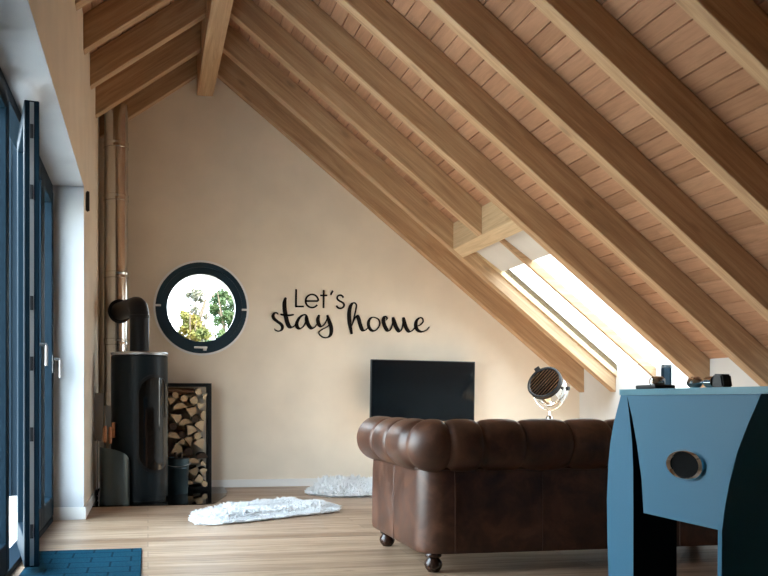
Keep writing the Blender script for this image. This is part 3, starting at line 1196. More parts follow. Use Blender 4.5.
# left part of the rack, behind the stove
for z in (0.1, 0.22, 0.34, 0.46, 0.58, 0.70, 0.82):
    ends.append((0.092, z + 0.02, 0.052, rnd.choice('wh'), rnd.uniform(0, 360), False))
words = 'topmost second third fourth fifth sixth seventh eighth ninth tenth eleventh twelfth thirteenth fourteenth fifteenth sixteenth'.split()


def column_of(k):
    return 'hidden' if k >= len(seen) else ('left' if ends[k][0] < 0.30 else ('middle' if ends[k][0] < 0.43 else 'right'))


rank = {}
for cname in ('hidden', 'left', 'middle', 'right'):
    ks = sorted((k for k in range(len(ends)) if column_of(k) == cname), key=lambda k: -ends[k][1])
    for n_k, k in enumerate(ks):
        rank[k] = words[n_k] if n_k == 0 else words[n_k] + ' from the top'
for i, (x, z, r_, kd, tw, dk) in enumerate(ends):
    dy = rnd.uniform(-0.015, 0.015)
    y0 = ry0 - 0.012 + dy
    pts = log_poly(kd, r_, rnd)
    ca, sa = math.cos(R(tw)), math.sin(R(tw))
    bm = new()
    poly = [(x + a * ca - b_ * sa, y0, z + a * sa + b_ * ca) for a, b_ in pts]
    prism(bm, poly, (rnd.uniform(-0.008, 0.008), 0.225, rnd.uniform(-0.006, 0.006)), 0, 1)
    o = obj('firewood_log', bm, [M['bark'], M['bark'] if dk else M['log_end']], mw=Matrix.Translation((x, y0, z)) @ Matrix.Rotation(PI / 2, 4, 'Z'))
    if i >= len(seen):
        lab = 'split firewood log in the rack column behind the stove, %s' % rank[i]
    else:
        lab = '%s %s firewood log, %s in the %s column of the rack' % (shapes[kd], 'dark' if dk else 'pale', rank[i], column_of(i))
    tag(o, lab, 'log', 'firewood logs in the rack')
# kindling lying across the top of the pile
for i, (zk, xk0, xk1, tilt) in enumerate(((0.955, 0.05, 0.46, -0.01), (0.925, 0.08, 0.40, 0.015), (0.972, 0.12, 0.44, 0.0))):
    bm = new()
    yk = ry0 + 0.03 + i * 0.03
    tube(bm, [(xk0, yk, zk - tilt), ((xk0 + xk1) / 2, yk + 0.005, zk + 0.004), (xk1, yk + 0.01, zk + tilt)], [0.013, 0.016, 0.012], 6)
    o = obj('kindling_stick', bm, M['kindling'], mw=Matrix.Translation((0.2, yk, zk)))
    tag(o, 'brown kindling stick lying crosswise on top of the firewood, %s of three' % ('front', 'middle', 'back')[i], 'kindling', 'kindling on the firewood')

# ------------------------------------------------------------------ bucket
bx_, by_ = 0.265, 7.93
bk = thing('ash_bucket', 'dark blue grey metal bucket on the hearth in front of the log rack', 'bucket', (bx_, by_, HZ))
T = Matrix.Translation((bx_, by_, 0))
bm = new()
lathe(bm, [(0, HZ), (0.098, HZ), (0.100, HZ + 0.012), (0.106, 0.235), (0.110, 0.24), (0.107, 0.248), (0.109, 0.262), (0.113, 0.268), (0.110, 0.276), (0.113, 0.335), (0.110, 0.335), (0.102, 0.20), (0.095, 0.02), (0, 0.02)], 48, cap=False, M_=T)
obj('body', bm, M['bucket'], bk, smooth=40)
bm = new()
pts_ = [(bx_ + 0.115 * math.cos(2 * PI * k / 40), by_ + 0.115 * math.sin(2 * PI * k / 40), 0.337) for k in range(40)]
tube(bm, pts_, 0.006, 8, closed=True)
obj('rim', bm, M['black'], bk, smooth=60)
bm = new()
tube(bm, spline([(bx_ + 0.112, by_, 0.31), (bx_ + 0.120, by_ - 0.06, 0.29), (bx_ + 0.07, by_ - 0.115, 0.27), (bx_, by_ - 0.125, 0.262), (bx_ - 0.07, by_ - 0.115, 0.27), (bx_ - 0.120, by_ - 0.06, 0.29), (bx_ - 0.112, by_, 0.31)], 6), 0.0035, 8)
obj('handle', bm, M['steel_dull'], bk, smooth=60)
for i, (dx, dy, a, lab) in enumerate(((-0.02, -0.025, 0.35, 'left'), (0.03, 0.03, -0.25, 'right'))):
    bm = new()
    tube(bm, [(bx_ + dx, by_ + dy, 0.025), (bx_ + dx + a * 0.18, by_ + dy + 0.01, 0.385)], 0.014, 7)
    o = obj('kindling_stick', bm, M['bark'], mw=Matrix.Translation((bx_ + dx, by_ + dy, 0.03)) @ Matrix.Rotation(-PI / 2, 4, 'Y'))
    tag(o, 'dark stick poking out of the bucket, the one leaning %s' % ('right', 'left')[i], 'kindling', 'sticks in the bucket')

# ------------------------------------------------------------------ wall lettering
WSC = 0.0100          # metres per photo pixel on the end wall


def wall_pt(u, v):
    f, t_ = 850.0, 0.1752
    c_, s_ = 1 / math.sqrt(1 + t_ * t_), t_ / math.sqrt(1 + t_ * t_)
    a, b_ = (u - 296.9) / f, (400 - v) / f
    r_ = (a * c_ + s_, c_ - a * s_, b_)
    k = YE / r_[1]
    return r_[0] * k, r_[2] * k + 0.87


LY = YE - 0.012


def stroke(bm, pts, w0, w1=None, per=8, org=(265, 280), brush=True):
    """a lettering stroke: ribbon with pressure on the way down, extruded towards the room"""
    P2 = [Vector(wall_pt(org[0] + x / 8.533, org[1] + y / 8.533)) for x, y in pts]
    sp = spline([(p.x, p.y, 0) for p in P2], per) if len(P2) > 2 else [Vector((p.x, p.y, 0)) for p in P2]
    n = len(sp)
    L, Rr = [], []
    for i in range(n):
        d = (sp[min(i + 1, n - 1)] - sp[max(i - 1, 0)])
        d.normalize()
        nrm = Vector((-d.y, d.x, 0))
        if brush:
            down = max(0.0, -d.y * 0.9 + d.x * 0.30)
            w = w0 + (w1 - w0) * min(1.0, down) ** 1.1
            tt = i / (n - 1)
            w *= 1.12 * min(1, 0.55 + 3.5 * min(tt, 1 - tt))
        else:
            w = w0
        L.append(sp[i] + nrm * w / 2)
        Rr.append(sp[i] - nrm * w / 2)
    f_, b_ = LY, YE - 0.0005
    A = [[bm.verts.new((q.x, y_, q.y)) for q in side] for side in (L, Rr) for y_ in (f_, b_)]
    lf, lb, rf, rb = A
    for i in range(n - 1):
        bm.faces.new([lf[i], lf[i + 1], rf[i + 1], rf[i]])
        bm.faces.new([lb[i], rb[i], rb[i + 1], lb[i + 1]])
        bm.faces.new([lf[i], lb[i], lb[i + 1], lf[i + 1]])
        bm.faces.new([rf[i], rf[i + 1], rb[i + 1], rb[i]])
    bm.faces.new([lf[0], rf[0], rb[0], lb[0]])
    bm.faces.new([lf[-1], lb[-1], rb[-1], rf[-1]])


ltr = thing('wall_lettering', "black wall lettering that reads Let's stay home on the end wall", 'wall lettering', (2.05, YE, 1.60))
tw = 0.0165
bm = new()
stroke(bm, [(265, 80), (263, 230)], tw, brush=False)
stroke(bm, [(258, 227), (330, 227)], tw, brush=False)
stroke(bm, [(348, 180), (452, 180)], tw, brush=False)
stroke(bm, [(400 + 54 * math.cos(R(a)), 180 - 56 * math.sin(R(a))) for a in range(0, 325, 12)], tw, per=2, brush=False)
stroke(bm, [(500, 86), (498, 240)], tw, brush=False)
stroke(bm, [(470, 132), (530, 132)], tw, brush=False)
stroke(bm, [(578, 92), (560, 126)], tw * 1.05, brush=False)
stroke(bm, [(668, 152), (657, 136), (640, 130), (622, 136), (614, 153), (622, 170), (642, 183), (664, 195), (674, 214), (664, 234), (642, 243), (620, 236), (609, 218)], tw, per=4, brush=False)
obj('word', bm, M['letter'], ltr)
bm = new()
a_, b2 = 0.012, 0.040
stroke(bm, [(112, 295), (100, 282), (80, 284), (68, 305), (76, 330), (105, 355), (136, 378), (148, 402), (138, 428), (112, 437), (88, 428), (80, 415)], a_, 0.030)
stroke(bm, [(176, 150), (166, 190), (166, 240), (176, 310), (190, 365), (206, 396), (228, 404), (252, 390), (266, 366)], a_, b2)
stroke(bm, [(128, 292), (165, 300), (205, 302), (246, 296)], 0.016, 0.020)
stroke(bm, [(362, 312), (345, 298), (318, 302), (288, 330), (270, 372), (276, 404), (300, 414), (328, 394), (350, 352), (360, 312)], a_, 0.034)
stroke(bm, [(352, 306), (356, 345), (372, 388), (396, 412), (424, 402), (446, 368)], a_, 0.036)
stroke(bm, [(462, 298), (450, 335), (456, 375), (478, 396), (504, 380), (526, 340), (536, 304)], a_, 0.036)
stroke(bm, [(530, 300), (546, 350), (564, 410), (560, 462), (534, 490), (496, 490), (464, 466), (462, 442), (490, 420), (530, 398), (566, 364)], a_, 0.036)
obj('word', bm, M['letter'], ltr)
bm = new()
o2 = (345, 280)
k_ = lambda ps: ps
stroke(bm, [(62, 370), (78, 310), (92, 250), (96, 214), (82, 196), (60, 202), (42, 235), (34, 300), (40, 380), (56, 462)], a_, 0.038, org=o2)
stroke(bm, [(58, 390), (76, 340), (98, 308), (114, 330), (128, 380), (146, 424), (172, 428), (202, 398)], a_, 0.036, org=o2)
stroke(bm, [(250, 318), (224, 322), (202, 350), (200, 392), (220, 426), (250, 434), (280, 410), (296, 372), (282, 334), (246, 318)], a_, 0.030, org=o2)
stroke(bm, [(346, 346), (358, 328), (348, 312), (332, 318), (326, 345), (336, 390), (360, 430), (386, 424), (402, 380), (410, 322)], a_, 0.036, org=o2)
stroke(bm, [(408, 318), (418, 360), (438, 408), (462, 438), (482, 420), (492, 376), (498, 322)], a_, 0.038, org=o2)
stroke(bm, [(496, 318), (504, 360), (522, 412), (546, 440), (574, 430), (602, 396)], a_, 0.036, org=o2)
stroke(bm, [(604, 396), (640, 384), (664, 356), (658, 328), (634, 324), (608, 350), (602, 392), (618, 428), (652, 442), (692, 428), (718, 400)], a_, 0.032, org=o2)
obj('word', bm, M['letter'], ltr)

# ------------------------------------------------------------------ television
tvx0, tvx1, tvy, tvz0, tvz1 = 2.20, 3.305, 8.29, 0.655, 1.272
tv = thing('television', 'flat black television hanging on the end wall behind the sofa', 'television', ((tvx0 + tvx1) / 2, tvy, tvz0))
bm = new()
bbox(bm, tvx0, tvx1, tvy, tvy + 0.035, tvz0, tvz1, 0.006)
obj('case', bm, M['rubber'], tv)
bm = new()
box(bm, tvx0 + 0.010, tvx1 - 0.010, tvy - 0.0025, tvy, tvz0 + 0.018, tvz1 - 0.010)
obj('screen', bm, M['screen'], tv)
bm = new()
bbox(bm, 2.5, 3.0, tvy + 0.034, tvy + 0.07, 0.72, 1.08, 0.01)
box(bm, 2.65, 2.70, tvy + 0.07, YE - 0.012, 0.85, 0.97)
box(bm, 2.80, 2.85, tvy + 0.07, YE - 0.012, 0.85, 0.97)
box(bm, 2.60, 2.90, YE - 0.012, YE - 0.0005, 0.78, 1.05)
obj('wall_mount', bm, M['black'], tv)
tv.rotation_euler = (0, R(0.9), 0)

# ------------------------------------------------------------------ sheepskins


def inside(p, poly):
    r_ = False
    n = len(poly)
    for i in range(n):
        x1, y1 = poly[i]
        x2, y2 = poly[(i + 1) % n]
        if (y1 > p[1]) != (y2 > p[1]) and p[0] < (x2 - x1) * (p[1] - y1) / (y2 - y1) + x1:
            r_ = not r_
    return r_


def edge_dist(p, poly):
    best = 9
    n = len(poly)
    P = Vector(p)
    for i in range(n):
        a, b_ = Vector(poly[i]), Vector(poly[(i + 1) % n])
        d = b_ - a
        t = max(0, min(1, (P - a).dot(d) / max(d.length_squared, 1e-9)))
        best = min(best, (P - a - d * t).length)
    return best


def sheepskin(label, poly, hgt, seed, n):
    rn = random.Random(seed)
    ctr = Vector((sum(p[0] for p in poly) / len(poly), sum(p[1] for p in poly) / len(poly)))
    sk = thing('sheepskin_rug', label, 'sheepskin', (ctr.x, ctr.y, 0), 'white sheepskins on the floor')
    xs = [p[0] for p in poly]
    ys = [p[1] for p in poly]
    h = lambda x, y: hgt * (0.30 + 0.70 * min(1, edge_dist((x, y), poly) / 0.14)) * (0.72 + 0.45 * noise.noise(Vector((x * 5, y * 5, seed))) + 0.2 * noise.noise(Vector((x * 14, y * 14, seed))))
    bm = new()
    st_ = 0.028
    grid = {}
    nx = int((max(xs) - min(xs)) / st_) + 2
    ny_ = int((max(ys) - min(ys)) / st_) + 2
    for i in range(nx):
        for j in range(ny_):
            x, y = min(xs) + i * st_, min(ys) + j * st_
            if inside((x, y), poly):
                grid[i, j] = (bm.verts.new((x, y, 0.75 * h(x, y))), bm.verts.new((x, y, 0.002)))
    for (i, j) in list(grid):
        q = [(i, j), (i + 1, j), (i + 1, j + 1), (i, j + 1)]
        if all(k in grid for k in q):
            bm.faces.new([grid[k][0] for k in q])
            bm.faces.new([grid[k][1] for k in q[::-1]])
    bmesh.ops.holes_fill(bm, edges=[e_ for e_ in bm.edges if e_.is_boundary], sides=4)
    obj('hide', bm, M['fur'], sk, smooth=60)
    bm = new()
    cnt = 0
    while cnt < n:
        x, y = rn.uniform(min(xs), max(xs)), rn.uniform(min(ys), max(ys))
        if not inside((x, y), poly):
            continue
        cnt += 1
        hh = h(x, y)
        a = rn.uniform(0, 2 * PI) if rn.random() < 0.4 else 6 * noise.noise(Vector((x * 3, y * 3, 5)))
        lean = rn.uniform(0.4, 1.1) * 0.045
        z0 = 0.45 * hh
        tip = Vector((x + math.cos(a) * lean, y + math.sin(a) * lean, max(0.012, hh * rn.uniform(0.75, 1.15))))
        w = rn.uniform(0.006, 0.012)
        b1 = [bm.verts.new((x + w * math.cos(a + k * 2.094), y + w * math.sin(a + k * 2.094), z0)) for k in range(3)]
        mid = (Vector((x, y, z0)) * 0.45 + tip * 0.55) + Vector((0, 0, 0.010))
        m1 = [bm.verts.new((mid.x + w * 0.75 * math.cos(a + k * 2.094), mid.y + w * 0.75 * math.sin(a + k * 2.094), mid.z)) for k in range(3)]
        tv_ = bm.verts.new(tip)
        for k in range(3):
            bm.faces.new([b1[k], b1[(k + 1) % 3], m1[(k + 1) % 3], m1[k]])
            bm.faces.new([m1[k], m1[(k + 1) % 3], tv_])
    o = obj('fleece', bm, M['fur'], sk, smooth=80)
    return sk


sheepskin('long white sheepskin lying on the floor in front of the log rack',
          [(0.29, 6.12), (0.33, 6.45), (0.50, 6.75), (0.75, 6.90), (0.90, 7.02), (1.08, 7.05), (1.27, 6.98), (1.42, 6.95), (1.52, 6.72), (1.45, 6.42), (1.29, 6.32), (1.11, 6.24), (0.86, 6.08), (0.67, 5.98), (0.45, 5.88), (0.32, 5.92)], 0.085, 11, 9000)
sheepskin('white sheepskin at the foot of the end wall beside the sofa',
          [(1.42, 7.66), (1.50, 7.95), (1.75, 8.16), (2.05, 8.28), (2.4, 8.26), (2.6, 8.05), (2.62, 7.7), (2.4, 7.40), (2.0, 7.32), (1.6, 7.38)], 0.15, 23, 6000)

# ------------------------------------------------------------------ door mat
bm = new()
bbox(bm, -0.625, -0.035, 3.4, 5.02, 0.0, 0.011, 0.004)
o = obj('door_mat', bm, M['mat'], at=(-0.3, 4.2, 0))
tag(o, 'navy blue door mat on the floor by the terrace doors', 'mat')

# ------------------------------------------------------------------ chesterfield sofa
SX0, SX1, SY0, SY1 = 1.342, 3.50, 4.065, 5.01
sofa = thing('chesterfield_sofa', 'brown leather chesterfield sofa seen from behind', 'sofa', ((SX0 + SX1) / 2, (SY0 + SY1) / 2, 0))


def rounded_u(x0, x1, y0, y1, r_, n=10):
    """open U path: from front of the left arm, round the back, to front of the right arm"""
    p = [(x0, y1), (x0, y0 + r_)]
    for k in range(1, n):
        a = PI + (PI / 2) * k / n
        p.append((x0 + r_ + r_ * math.cos(a), y0 + r_ + r_ * math.sin(a)))
    p += [(x0 + r_, y0), (x1 - r_, y0)]
    for k in range(1, n):
        a = 1.5 * PI + (PI / 2) * k / n
        p.append((x1 - r_ + r_ * math.cos(a), y0 + r_ + r_ * math.sin(a)))
    p += [(x1, y0 + r_), (x1, y1)]
    return p


def resample(p, step):
    P = [Vector((*q, 0)) for q in p]
    out = []
    L = [0]
    for i in range(1, len(P)):
        L.append(L[-1] + (P[i] - P[i - 1]).length)
    n = int(L[-1] / step)
    j = 0
    for k in range(n + 1):
        s = L[-1] * k / n
        while j < len(L) - 2 and L[j + 1] < s:
            j += 1
        t = (s - L[j]) / max(1e-9, L[j + 1] - L[j])
        out.append((P[j] + (P[j + 1] - P[j]) * t, s))
    return out, L[-1]


# body: U shaped upholstered wall, slightly battered
TW = 0.20
path_o = rounded_u(SX0, SX1, SY0, SY1, 0.13)
path_i = rounded_u(SX0 + TW, SX1 - TW, SY0 + TW, SY1, 0.03)
so, Lo = resample(path_o, 0.02)
si, Li = resample(path_i, 0.02)
n_ = len(so)
bm = new()
zsec_o = [(0.095, 0.012), (0.105, 0.003), (0.13, 0.0), (0.30, 0.0), (0.45, 0.003), (0.57, 0.012)]
zsec_i = [0.57, 0.40, 0.095]
rings = []
for k in range(n_):
    po, s = so[k]
    pi_ = si[min(len(si) - 1, round(k / (n_ - 1) * (len(si) - 1)))][0]
    d = (so[min(k + 1, n_ - 1)][0] - so[max(k - 1, 0)][0]).normalized()
    nrm = Vector((-d.y, d.x, 0))      # towards the inside
    # the upholstery puffs very slightly
    ring = []
    for z, off in zsec_o:
        puff = 0.004 * math.sin(s * 9) * math.sin((z - 0.1) * 6)
        q = po + nrm * (off + puff)
        ring.append(bm.verts.new((q.x, q.y, z)))
    for z in zsec_i:
        ring.append(bm.verts.new((pi_.x, pi_.y, z)))
    rings.append(ring)
m_ = len(rings[0])
for k in range(n_ - 1):
    for j in range(m_):
        bm.faces.new([rings[k][j], rings[k + 1][j], rings[k + 1][(j + 1) % m_], rings[k][(j + 1) % m_]])
bm.faces.new(rings[0])
bm.faces.new(rings[-1][::-1])
obj('body', bm, M['leather'], sofa, smooth=40)
# vertical seams on the outside
for (x, y) in ((1.99, SY0 - 0.002), (2.76, SY0 - 0.002), (1.52, SY0 - 0.002), (SX0 - 0.002, 4.55)):
    bm = new()
    tube(bm, [(x, y, 0.10), (x, y, 0.35), (x + (0.008 if x < SX0 else 0), y + (0.008 if x > SX0 else 0), 0.545)], 0.0035, 6)
    obj('seam', bm, M['leather'], sofa, smooth=60)
# rolled arms and back with pleats
inset = 0.012
rp = rounded_u(SX0 + inset, SX1 - inset, SY0 + inset, SY1, 0.115)
rs, Lr = resample(rp, 0.009)
arm = SY1 - SY0 - inset
pleats = [0.30, 0.58, 0.86]                       # along the left arm (from its front)
kx = lambda x: (SY1 - (SY0 + inset + 0.115)) + 0.115 * PI / 2 + (x - (SX0 + inset + 0.115))
pleats += [kx(x) for x in (1.47, 1.645, 1.865, 2.12, 2.345, 2.57, 2.79, 3.01, 3.23)]
pleats += [Lr - p for p in (0.86, 0.58, 0.30)]
pleats.sort()
ZC, RV, RU = 0.640, 0.130, 0.128
SEG = 40
bm = new()
rings = []
for k, (p, s) in enumerate(rs):
    d = (rs[min(k + 1, len(rs) - 1)][0] - rs[max(k - 1, 0)][0]).normalized()
    nrm = Vector((-d.y, d.x, 0))
    # distance to neighbouring pleats gives the puff
    lo = max([q for q in pleats if q <= s] + [-0.12])
    hi = min([q for q in pleats if q > s] + [Lr + 0.12])
    t = (s - lo) / (hi - lo)
    puff = (1 - abs(2 * t - 1) ** 2.6)
    near = min(s - lo, hi - s)
    crease = math.exp(-(near / 0.013) ** 2)
    ring = []
    for j in range(SEG):
        a = 2 * PI * j / SEG
        top = 0.5 + 0.5 * math.sin(a + 0.3)
        f_ = 1 + 0.085 * puff - 0.055 - 0.085 * crease * (0.6 + 0.4 * top)
        q = p + nrm * (0.022 - RU * f_ * math.cos(a))
        z = ZC + RV * f_ * math.sin(a)
        ring.append(bm.verts.new((q.x, q.y, z)))
    rings.append(ring)
for k in range(len(rings) - 1):
    for j in range(SEG):
        bm.faces.new([rings[k][j], rings[k][(j + 1) % SEG], rings[k + 1][(j + 1) % SEG], rings[k + 1][j]])
bm.faces.new(rings[0])
bm.faces.new(rings[-1][::-1])
obj('rolled_top', bm, M['leather'], sofa, smooth=50)
# piping below the roll
bm = new()
pp, _ = resample(rounded_u(SX0 - 0.004, SX1 + 0.004, SY0 - 0.004, SY1, 0.13), 0.03)
tube(bm, [(q.x, q.y, 0.523) for q, s in pp], 0.006, 8)
obj('piping', bm, M['leather'], sofa, smooth=60)
# arm front scroll discs
for x in (SX0 + 0.047, SX1 - 0.047):
    bm = new()
    lathe(bm, [(0, 0.0), (0.105, 0.0), (0.118, 0.010), (0.118, 0.022), (0.1, 0.028), (0, 0.03)], 32, cap=False, M_=Matrix.Translation((x, SY1 - 0.005, ZC)) @ Matrix.Rotation(-PI / 2, 4, 'X'))
    obj('scroll_front', bm, M['leather'], sofa, smooth=40)
# seat deck, cushions
bm = new()
bbox(bm, SX0 + TW - 0.01, SX1 - TW + 0.01, SY0 + TW - 0.01, SY1 + 0.02, 0.10, 0.30, 0.015)
obj('seat_base', bm, M['leather'], sofa)
cw = (SX1 - SX0 - 2 * TW) / 3
for i in range(3):
    bm = new()
    x0 = SX0 + TW + i * cw
    bbox(bm, x0 + 0.004, x0 + cw - 0.004, SY0 + TW + 0.05, SY1 + 0.04, 0.30, 0.45, 0.045, 4)
    obj('seat_cushion', bm, M['leather'], sofa, smooth=60)
for i in range(24):
    x = SX0 + TW + 0.08 + (i % 12) * 0.145 + (0.07 if i >= 12 else 0)
    if x > SX1 - TW - 0.05:
        continue
    bm = new()
    z = 0.50 if i < 12 else 0.58
    lathe(bm, [(0, 0), (0.012, 0.001), (0.014, 0.006), (0, 0.010)], 12, cap=False, M_=Matrix.Translation((x, SY0 + TW + 0.0, z)) @ Matrix.Rotation(-PI / 2, 4, 'X'))
    obj('button', bm, M['leather'], sofa, smooth=60)
for fx, fy in ((1.425, 4.125), (1.405, 4.90), (SX1 - 0.08, 4.125), (SX1 - 0.08, 4.90)):
    bm = new()
    lathe(bm, [(0, 0.0), (0.026, 0.0), (0.030, 0.006), (0.041, 0.020), (0.046, 0.036), (0.043, 0.052), (0.034, 0.064), (0.031, 0.070), (0.040, 0.078), (0.042, 0.088), (0.036, 0.096), (0, 0.096)], 28, cap=False, M_=Matrix.Translation((fx, fy, 0)))
    obj('foot', bm, M['dark_foot'], sofa, smooth=50)

# ------------------------------------------------------------------ studio lamp
lx_, ly_ = 3.68, 7.42
lp = thing('studio_lamp', 'chrome studio spotlight on a tripod behind the sofa', 'lamp', (lx_, ly_, 0))
head_c = Vector((3.675, 7.40, 0.99))
axis = Vector((-0.70, -0.52, 0.48)).normalized()
MH = Matrix.Translation(head_c) @ axis.to_track_quat('Z', 'Y').to_matrix().to_4x4()
bm = new()
lathe(bm, [(0, -0.20), (0.085, -0.20), (0.10, -0.185), (0.105, -0.12), (0.150, -0.115), (0.150, -0.07), (0.144, -0.066), (0.144, -0.02), (0.150, -0.016), (0.150, 0.075), (0.145, 0.078)], 48, cap=False, M_=MH)
obj('head', bm, M['chrome'], lp, smooth=30)
bm = new()
lathe(bm, [(0.143, 0.06), (0.138, 0.05), (0.12, 0.0), (0.0, -0.06)], 48, cap=False, M_=MH)
obj('reflector', bm, M['black'], lp, smooth=40)
bm = new()
lathe(bm, [(0.148, 0.055), (0.163, 0.055), (0.163, 0.095), (0.150, 0.100), (0.140, 0.095), (0.140, 0.06)], 48, M_=MH, cap=False)
for k in range(2):
    a = R(128 + 8 * k)
t = new()
box(t, -0.02, 0.03, 0.155, 0.195, 0.05, 0.10)
merge(bm, t, MH @ Matrix.Rotation(R(38), 4, 'Z'))
obj('front_ring', bm, M['black'], lp, smooth=30)
bm = new()
for k in range(10):
    x = -0.126 + k * 0.028
    hh = math.sqrt(max(0.0, 0.141 ** 2 - x * x))
    t = new()
    box(t, x - 0.006, x + 0.006, -hh, hh, 0.078, 0.090)
    merge(bm, t, MH @ Matrix.Rotation(R(-32), 4, 'Z'))
obj('louvre', bm, M['chrome'], lp)
# yoke
bm = new()
side = axis.cross(Vector((0, 0, 1))).normalized()
pts_ = []
pivot = head_c - axis * 0.03
for k in range(13):
    a = PI * k / 12
    pts_.append(pivot + side * (0.172 * math.cos(a)) - Vector((0, 0, 1)) * (0.20 * math.sin(a)))
tube(bm, pts_, 0.008, 10)
obj('yoke', bm, M['chrome'], lp, smooth=50)
for sg in (-1, 1):
    bm = new()
    q = (side * sg).to_track_quat('Z', 'Y').to_matrix().to_4x4()
    lathe(bm, [(0, 0.0), (0.02, 0.0), (0.02, 0.025), (0, 0.025)], 16, cap=False, M_=Matrix.Translation(pivot + side * sg * 0.168) @ q)
    obj('knob', bm, M['black'], lp, smooth=40)
hub = Vector((pivot.x, pivot.y, 0.70))
bm = new()
tube(bm, [pivot - Vector((0, 0, 0.205)), hub], [0.012, 0.016], 12)
lathe(bm, [(0, -0.05), (0.035, -0.05), (0.04, -0.02), (0.03, 0.02), (0.014, 0.03), (0, 0.03)], 20, cap=False, M_=Matrix.Translation(hub))
obj('neck', bm, M['chrome'], lp, smooth=40)
for k in range(3):
    a = R(200 + 120 * k)
    ft = Vector((hub.x + 0.36 * math.cos(a), hub.y + 0.36 * math.sin(a), 0.012))
    bm = new()
    tp = hub + Vector((0.03 * math.cos(a), 0.03 * math.sin(a), -0.02))
    tube(bm, [tp, tp.lerp(ft, 0.5), ft], [0.014, 0.013, 0.009], 12)
    lathe(bm, [(0, -0.012), (0.012, -0.012), (0.012, 0.01), (0, 0.012)], 12, cap=False, M_=Matrix.Translation(ft))
    obj('leg', bm, M['chrome'], lp, smooth=40)

# ------------------------------------------------------------------ table football
FX = 1.50
FYc = 2.18
tb = thing('football_table', 'blue table football table with curved legs and round ball return', 'football table', (FX + 0.65, FYc, 0))
FX1 = 2.85
bm = new()
for x0, x1, y0, y1 in ((FX - 0.004, FX + 0.10, 1.842, 2.518), (FX1 - 0.10, FX1, 1.842, 2.518), (FX + 0.10, FX1 - 0.10, 1.842, 1.90), (FX + 0.10, FX1 - 0.10, 2.46, 2.518)):
    box(bm, x0, x1, y0, y1, 0.8855, 0.904)
obj('rim', bm, M['blue_rim'], tb)
pan_far = [(2.481, 0.885), (2.452, 0.817), (2.425, 0.731), (2.400, 0.627), (2.389, 0.523)]
pan_near = [(1.879, 0.885), (1.921, 0.817), (1.965, 0.737), (1.995, 0.655), (2.015, 0.582), (2.025, 0.523)]


def yz_prism(bm, pts, x0, x1):
    prism(bm, [(x0, y, z) for y, z in pts], (x1 - x0, 0, 0))


for x0, x1 in ((FX, FX + 0.025), (FX1 - 0.027, FX1 - 0.002)):
    bm = new()
    yz_prism(bm, pan_far + pan_near[::-1], x0, x1)
    obj('end_panel', bm, M['blue'], tb)
# long sides and field
for y0, y1 in ((2.03, 2.045), (2.395, 2.41)):
    bm = new()
    box(bm, FX + 0.03, FX1 - 0.03, y0, y1, 0.56, 0.885)
    obj('side_panel', bm, M['blue'], tb)
bm = new()
box(bm, FX + 0.03, FX1 - 0.03, 2.046, 2.394, 0.72, 0.735)
obj('playing_field', bm, M['field'], tb)
# ball return ring, oval
RY, RZ = 2.178, 0.687
def oval(bm, ry0, rz0, ry1, rz1, x0, x1, seg=56):
    rows = []
    for k in range(seg):
        a = 2 * PI * k / seg
        rows.append([bm.verts.new((x, RY + ry * math.cos(a), RZ + rz * math.sin(a))) for ry, rz, x in ((ry0, rz0, x0 + 0.006), ((ry0 + ry1) / 2, (rz0 + rz1) / 2, x0), (ry1, rz1, x0 + 0.005), (ry1, rz1, x1), (ry0, rz0, x1))])
    for k in range(seg):
        a, b_ = rows[k], rows[(k + 1) % seg]
        for j in range(5):
            bm.faces.new([a[j], a[(j + 1) % 5], b_[(j + 1) % 5], b_[j]])
bm = new()
oval(bm, 0.064, 0.033, 0.083, 0.0435, FX - 0.014, FX)
rg = obj('ball_return_ring', bm, M['chrome'], tb, smooth=50)
bm = new()
seg = 48
prism(bm, [(FX - 0.004, RY + 0.066 * math.cos(2 * PI * k / seg), RZ + 0.035 * math.sin(2 * PI * k / seg)) for k in range(seg)], (0.0035, 0, 0))
obj('opening_shade_disc', bm, M['shade_black'], rg)  # black disc on the solid panel, painted as the hole's inner shade
# legs: far pair, solid curved blocks; near pair, chamfered
far_o = [(2.516, 0.886), (2.540, 0.835), (2.560, 0.792), (2.580, 0.728), (2.591, 0.666), (2.601, 0.541), (2.598, 0.40), (2.585, 0.2), (2.565, 0.0)]
far_i = [(2.481, 0.886), (2.465, 0.81), (2.452, 0.741), (2.446, 0.66), (2.445, 0.50), (2.445, 0.318), (2.450, 0.15), (2.462, 0.0)]


def leg_far(x0, x1):
    bm = new()
    pts_ = far_o + far_i[::-1]
    prism(bm, [(x0, y, z) for y, z in pts_], (x1 - x0, 0, 0))
    bmesh.ops.recalc_face_normals(bm, faces=bm.faces[:])
    for f in bm.faces:                       # inner face blackened: under-table shade put into its colour
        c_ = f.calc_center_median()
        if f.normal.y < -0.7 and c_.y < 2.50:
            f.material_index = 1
    return bm


obj('leg', leg_far(FX, FX + 0.15), [M['blue'], M['shade_black']], tb)
obj('leg', leg_far(FX1 - 0.152, FX1 - 0.002), [M['blue'], M['shade_black']], tb)
near_i = [(1.879, 0.886), (1.900, 0.85), (1.921, 0.817), (1.944, 0.777), (1.965, 0.737), (1.982, 0.695), (1.995, 0.655), (2.007, 0.615), (2.016, 0.575), (2.025, 0.523), (2.027, 0.40), (2.02, 0.2), (2.005, 0.0)]


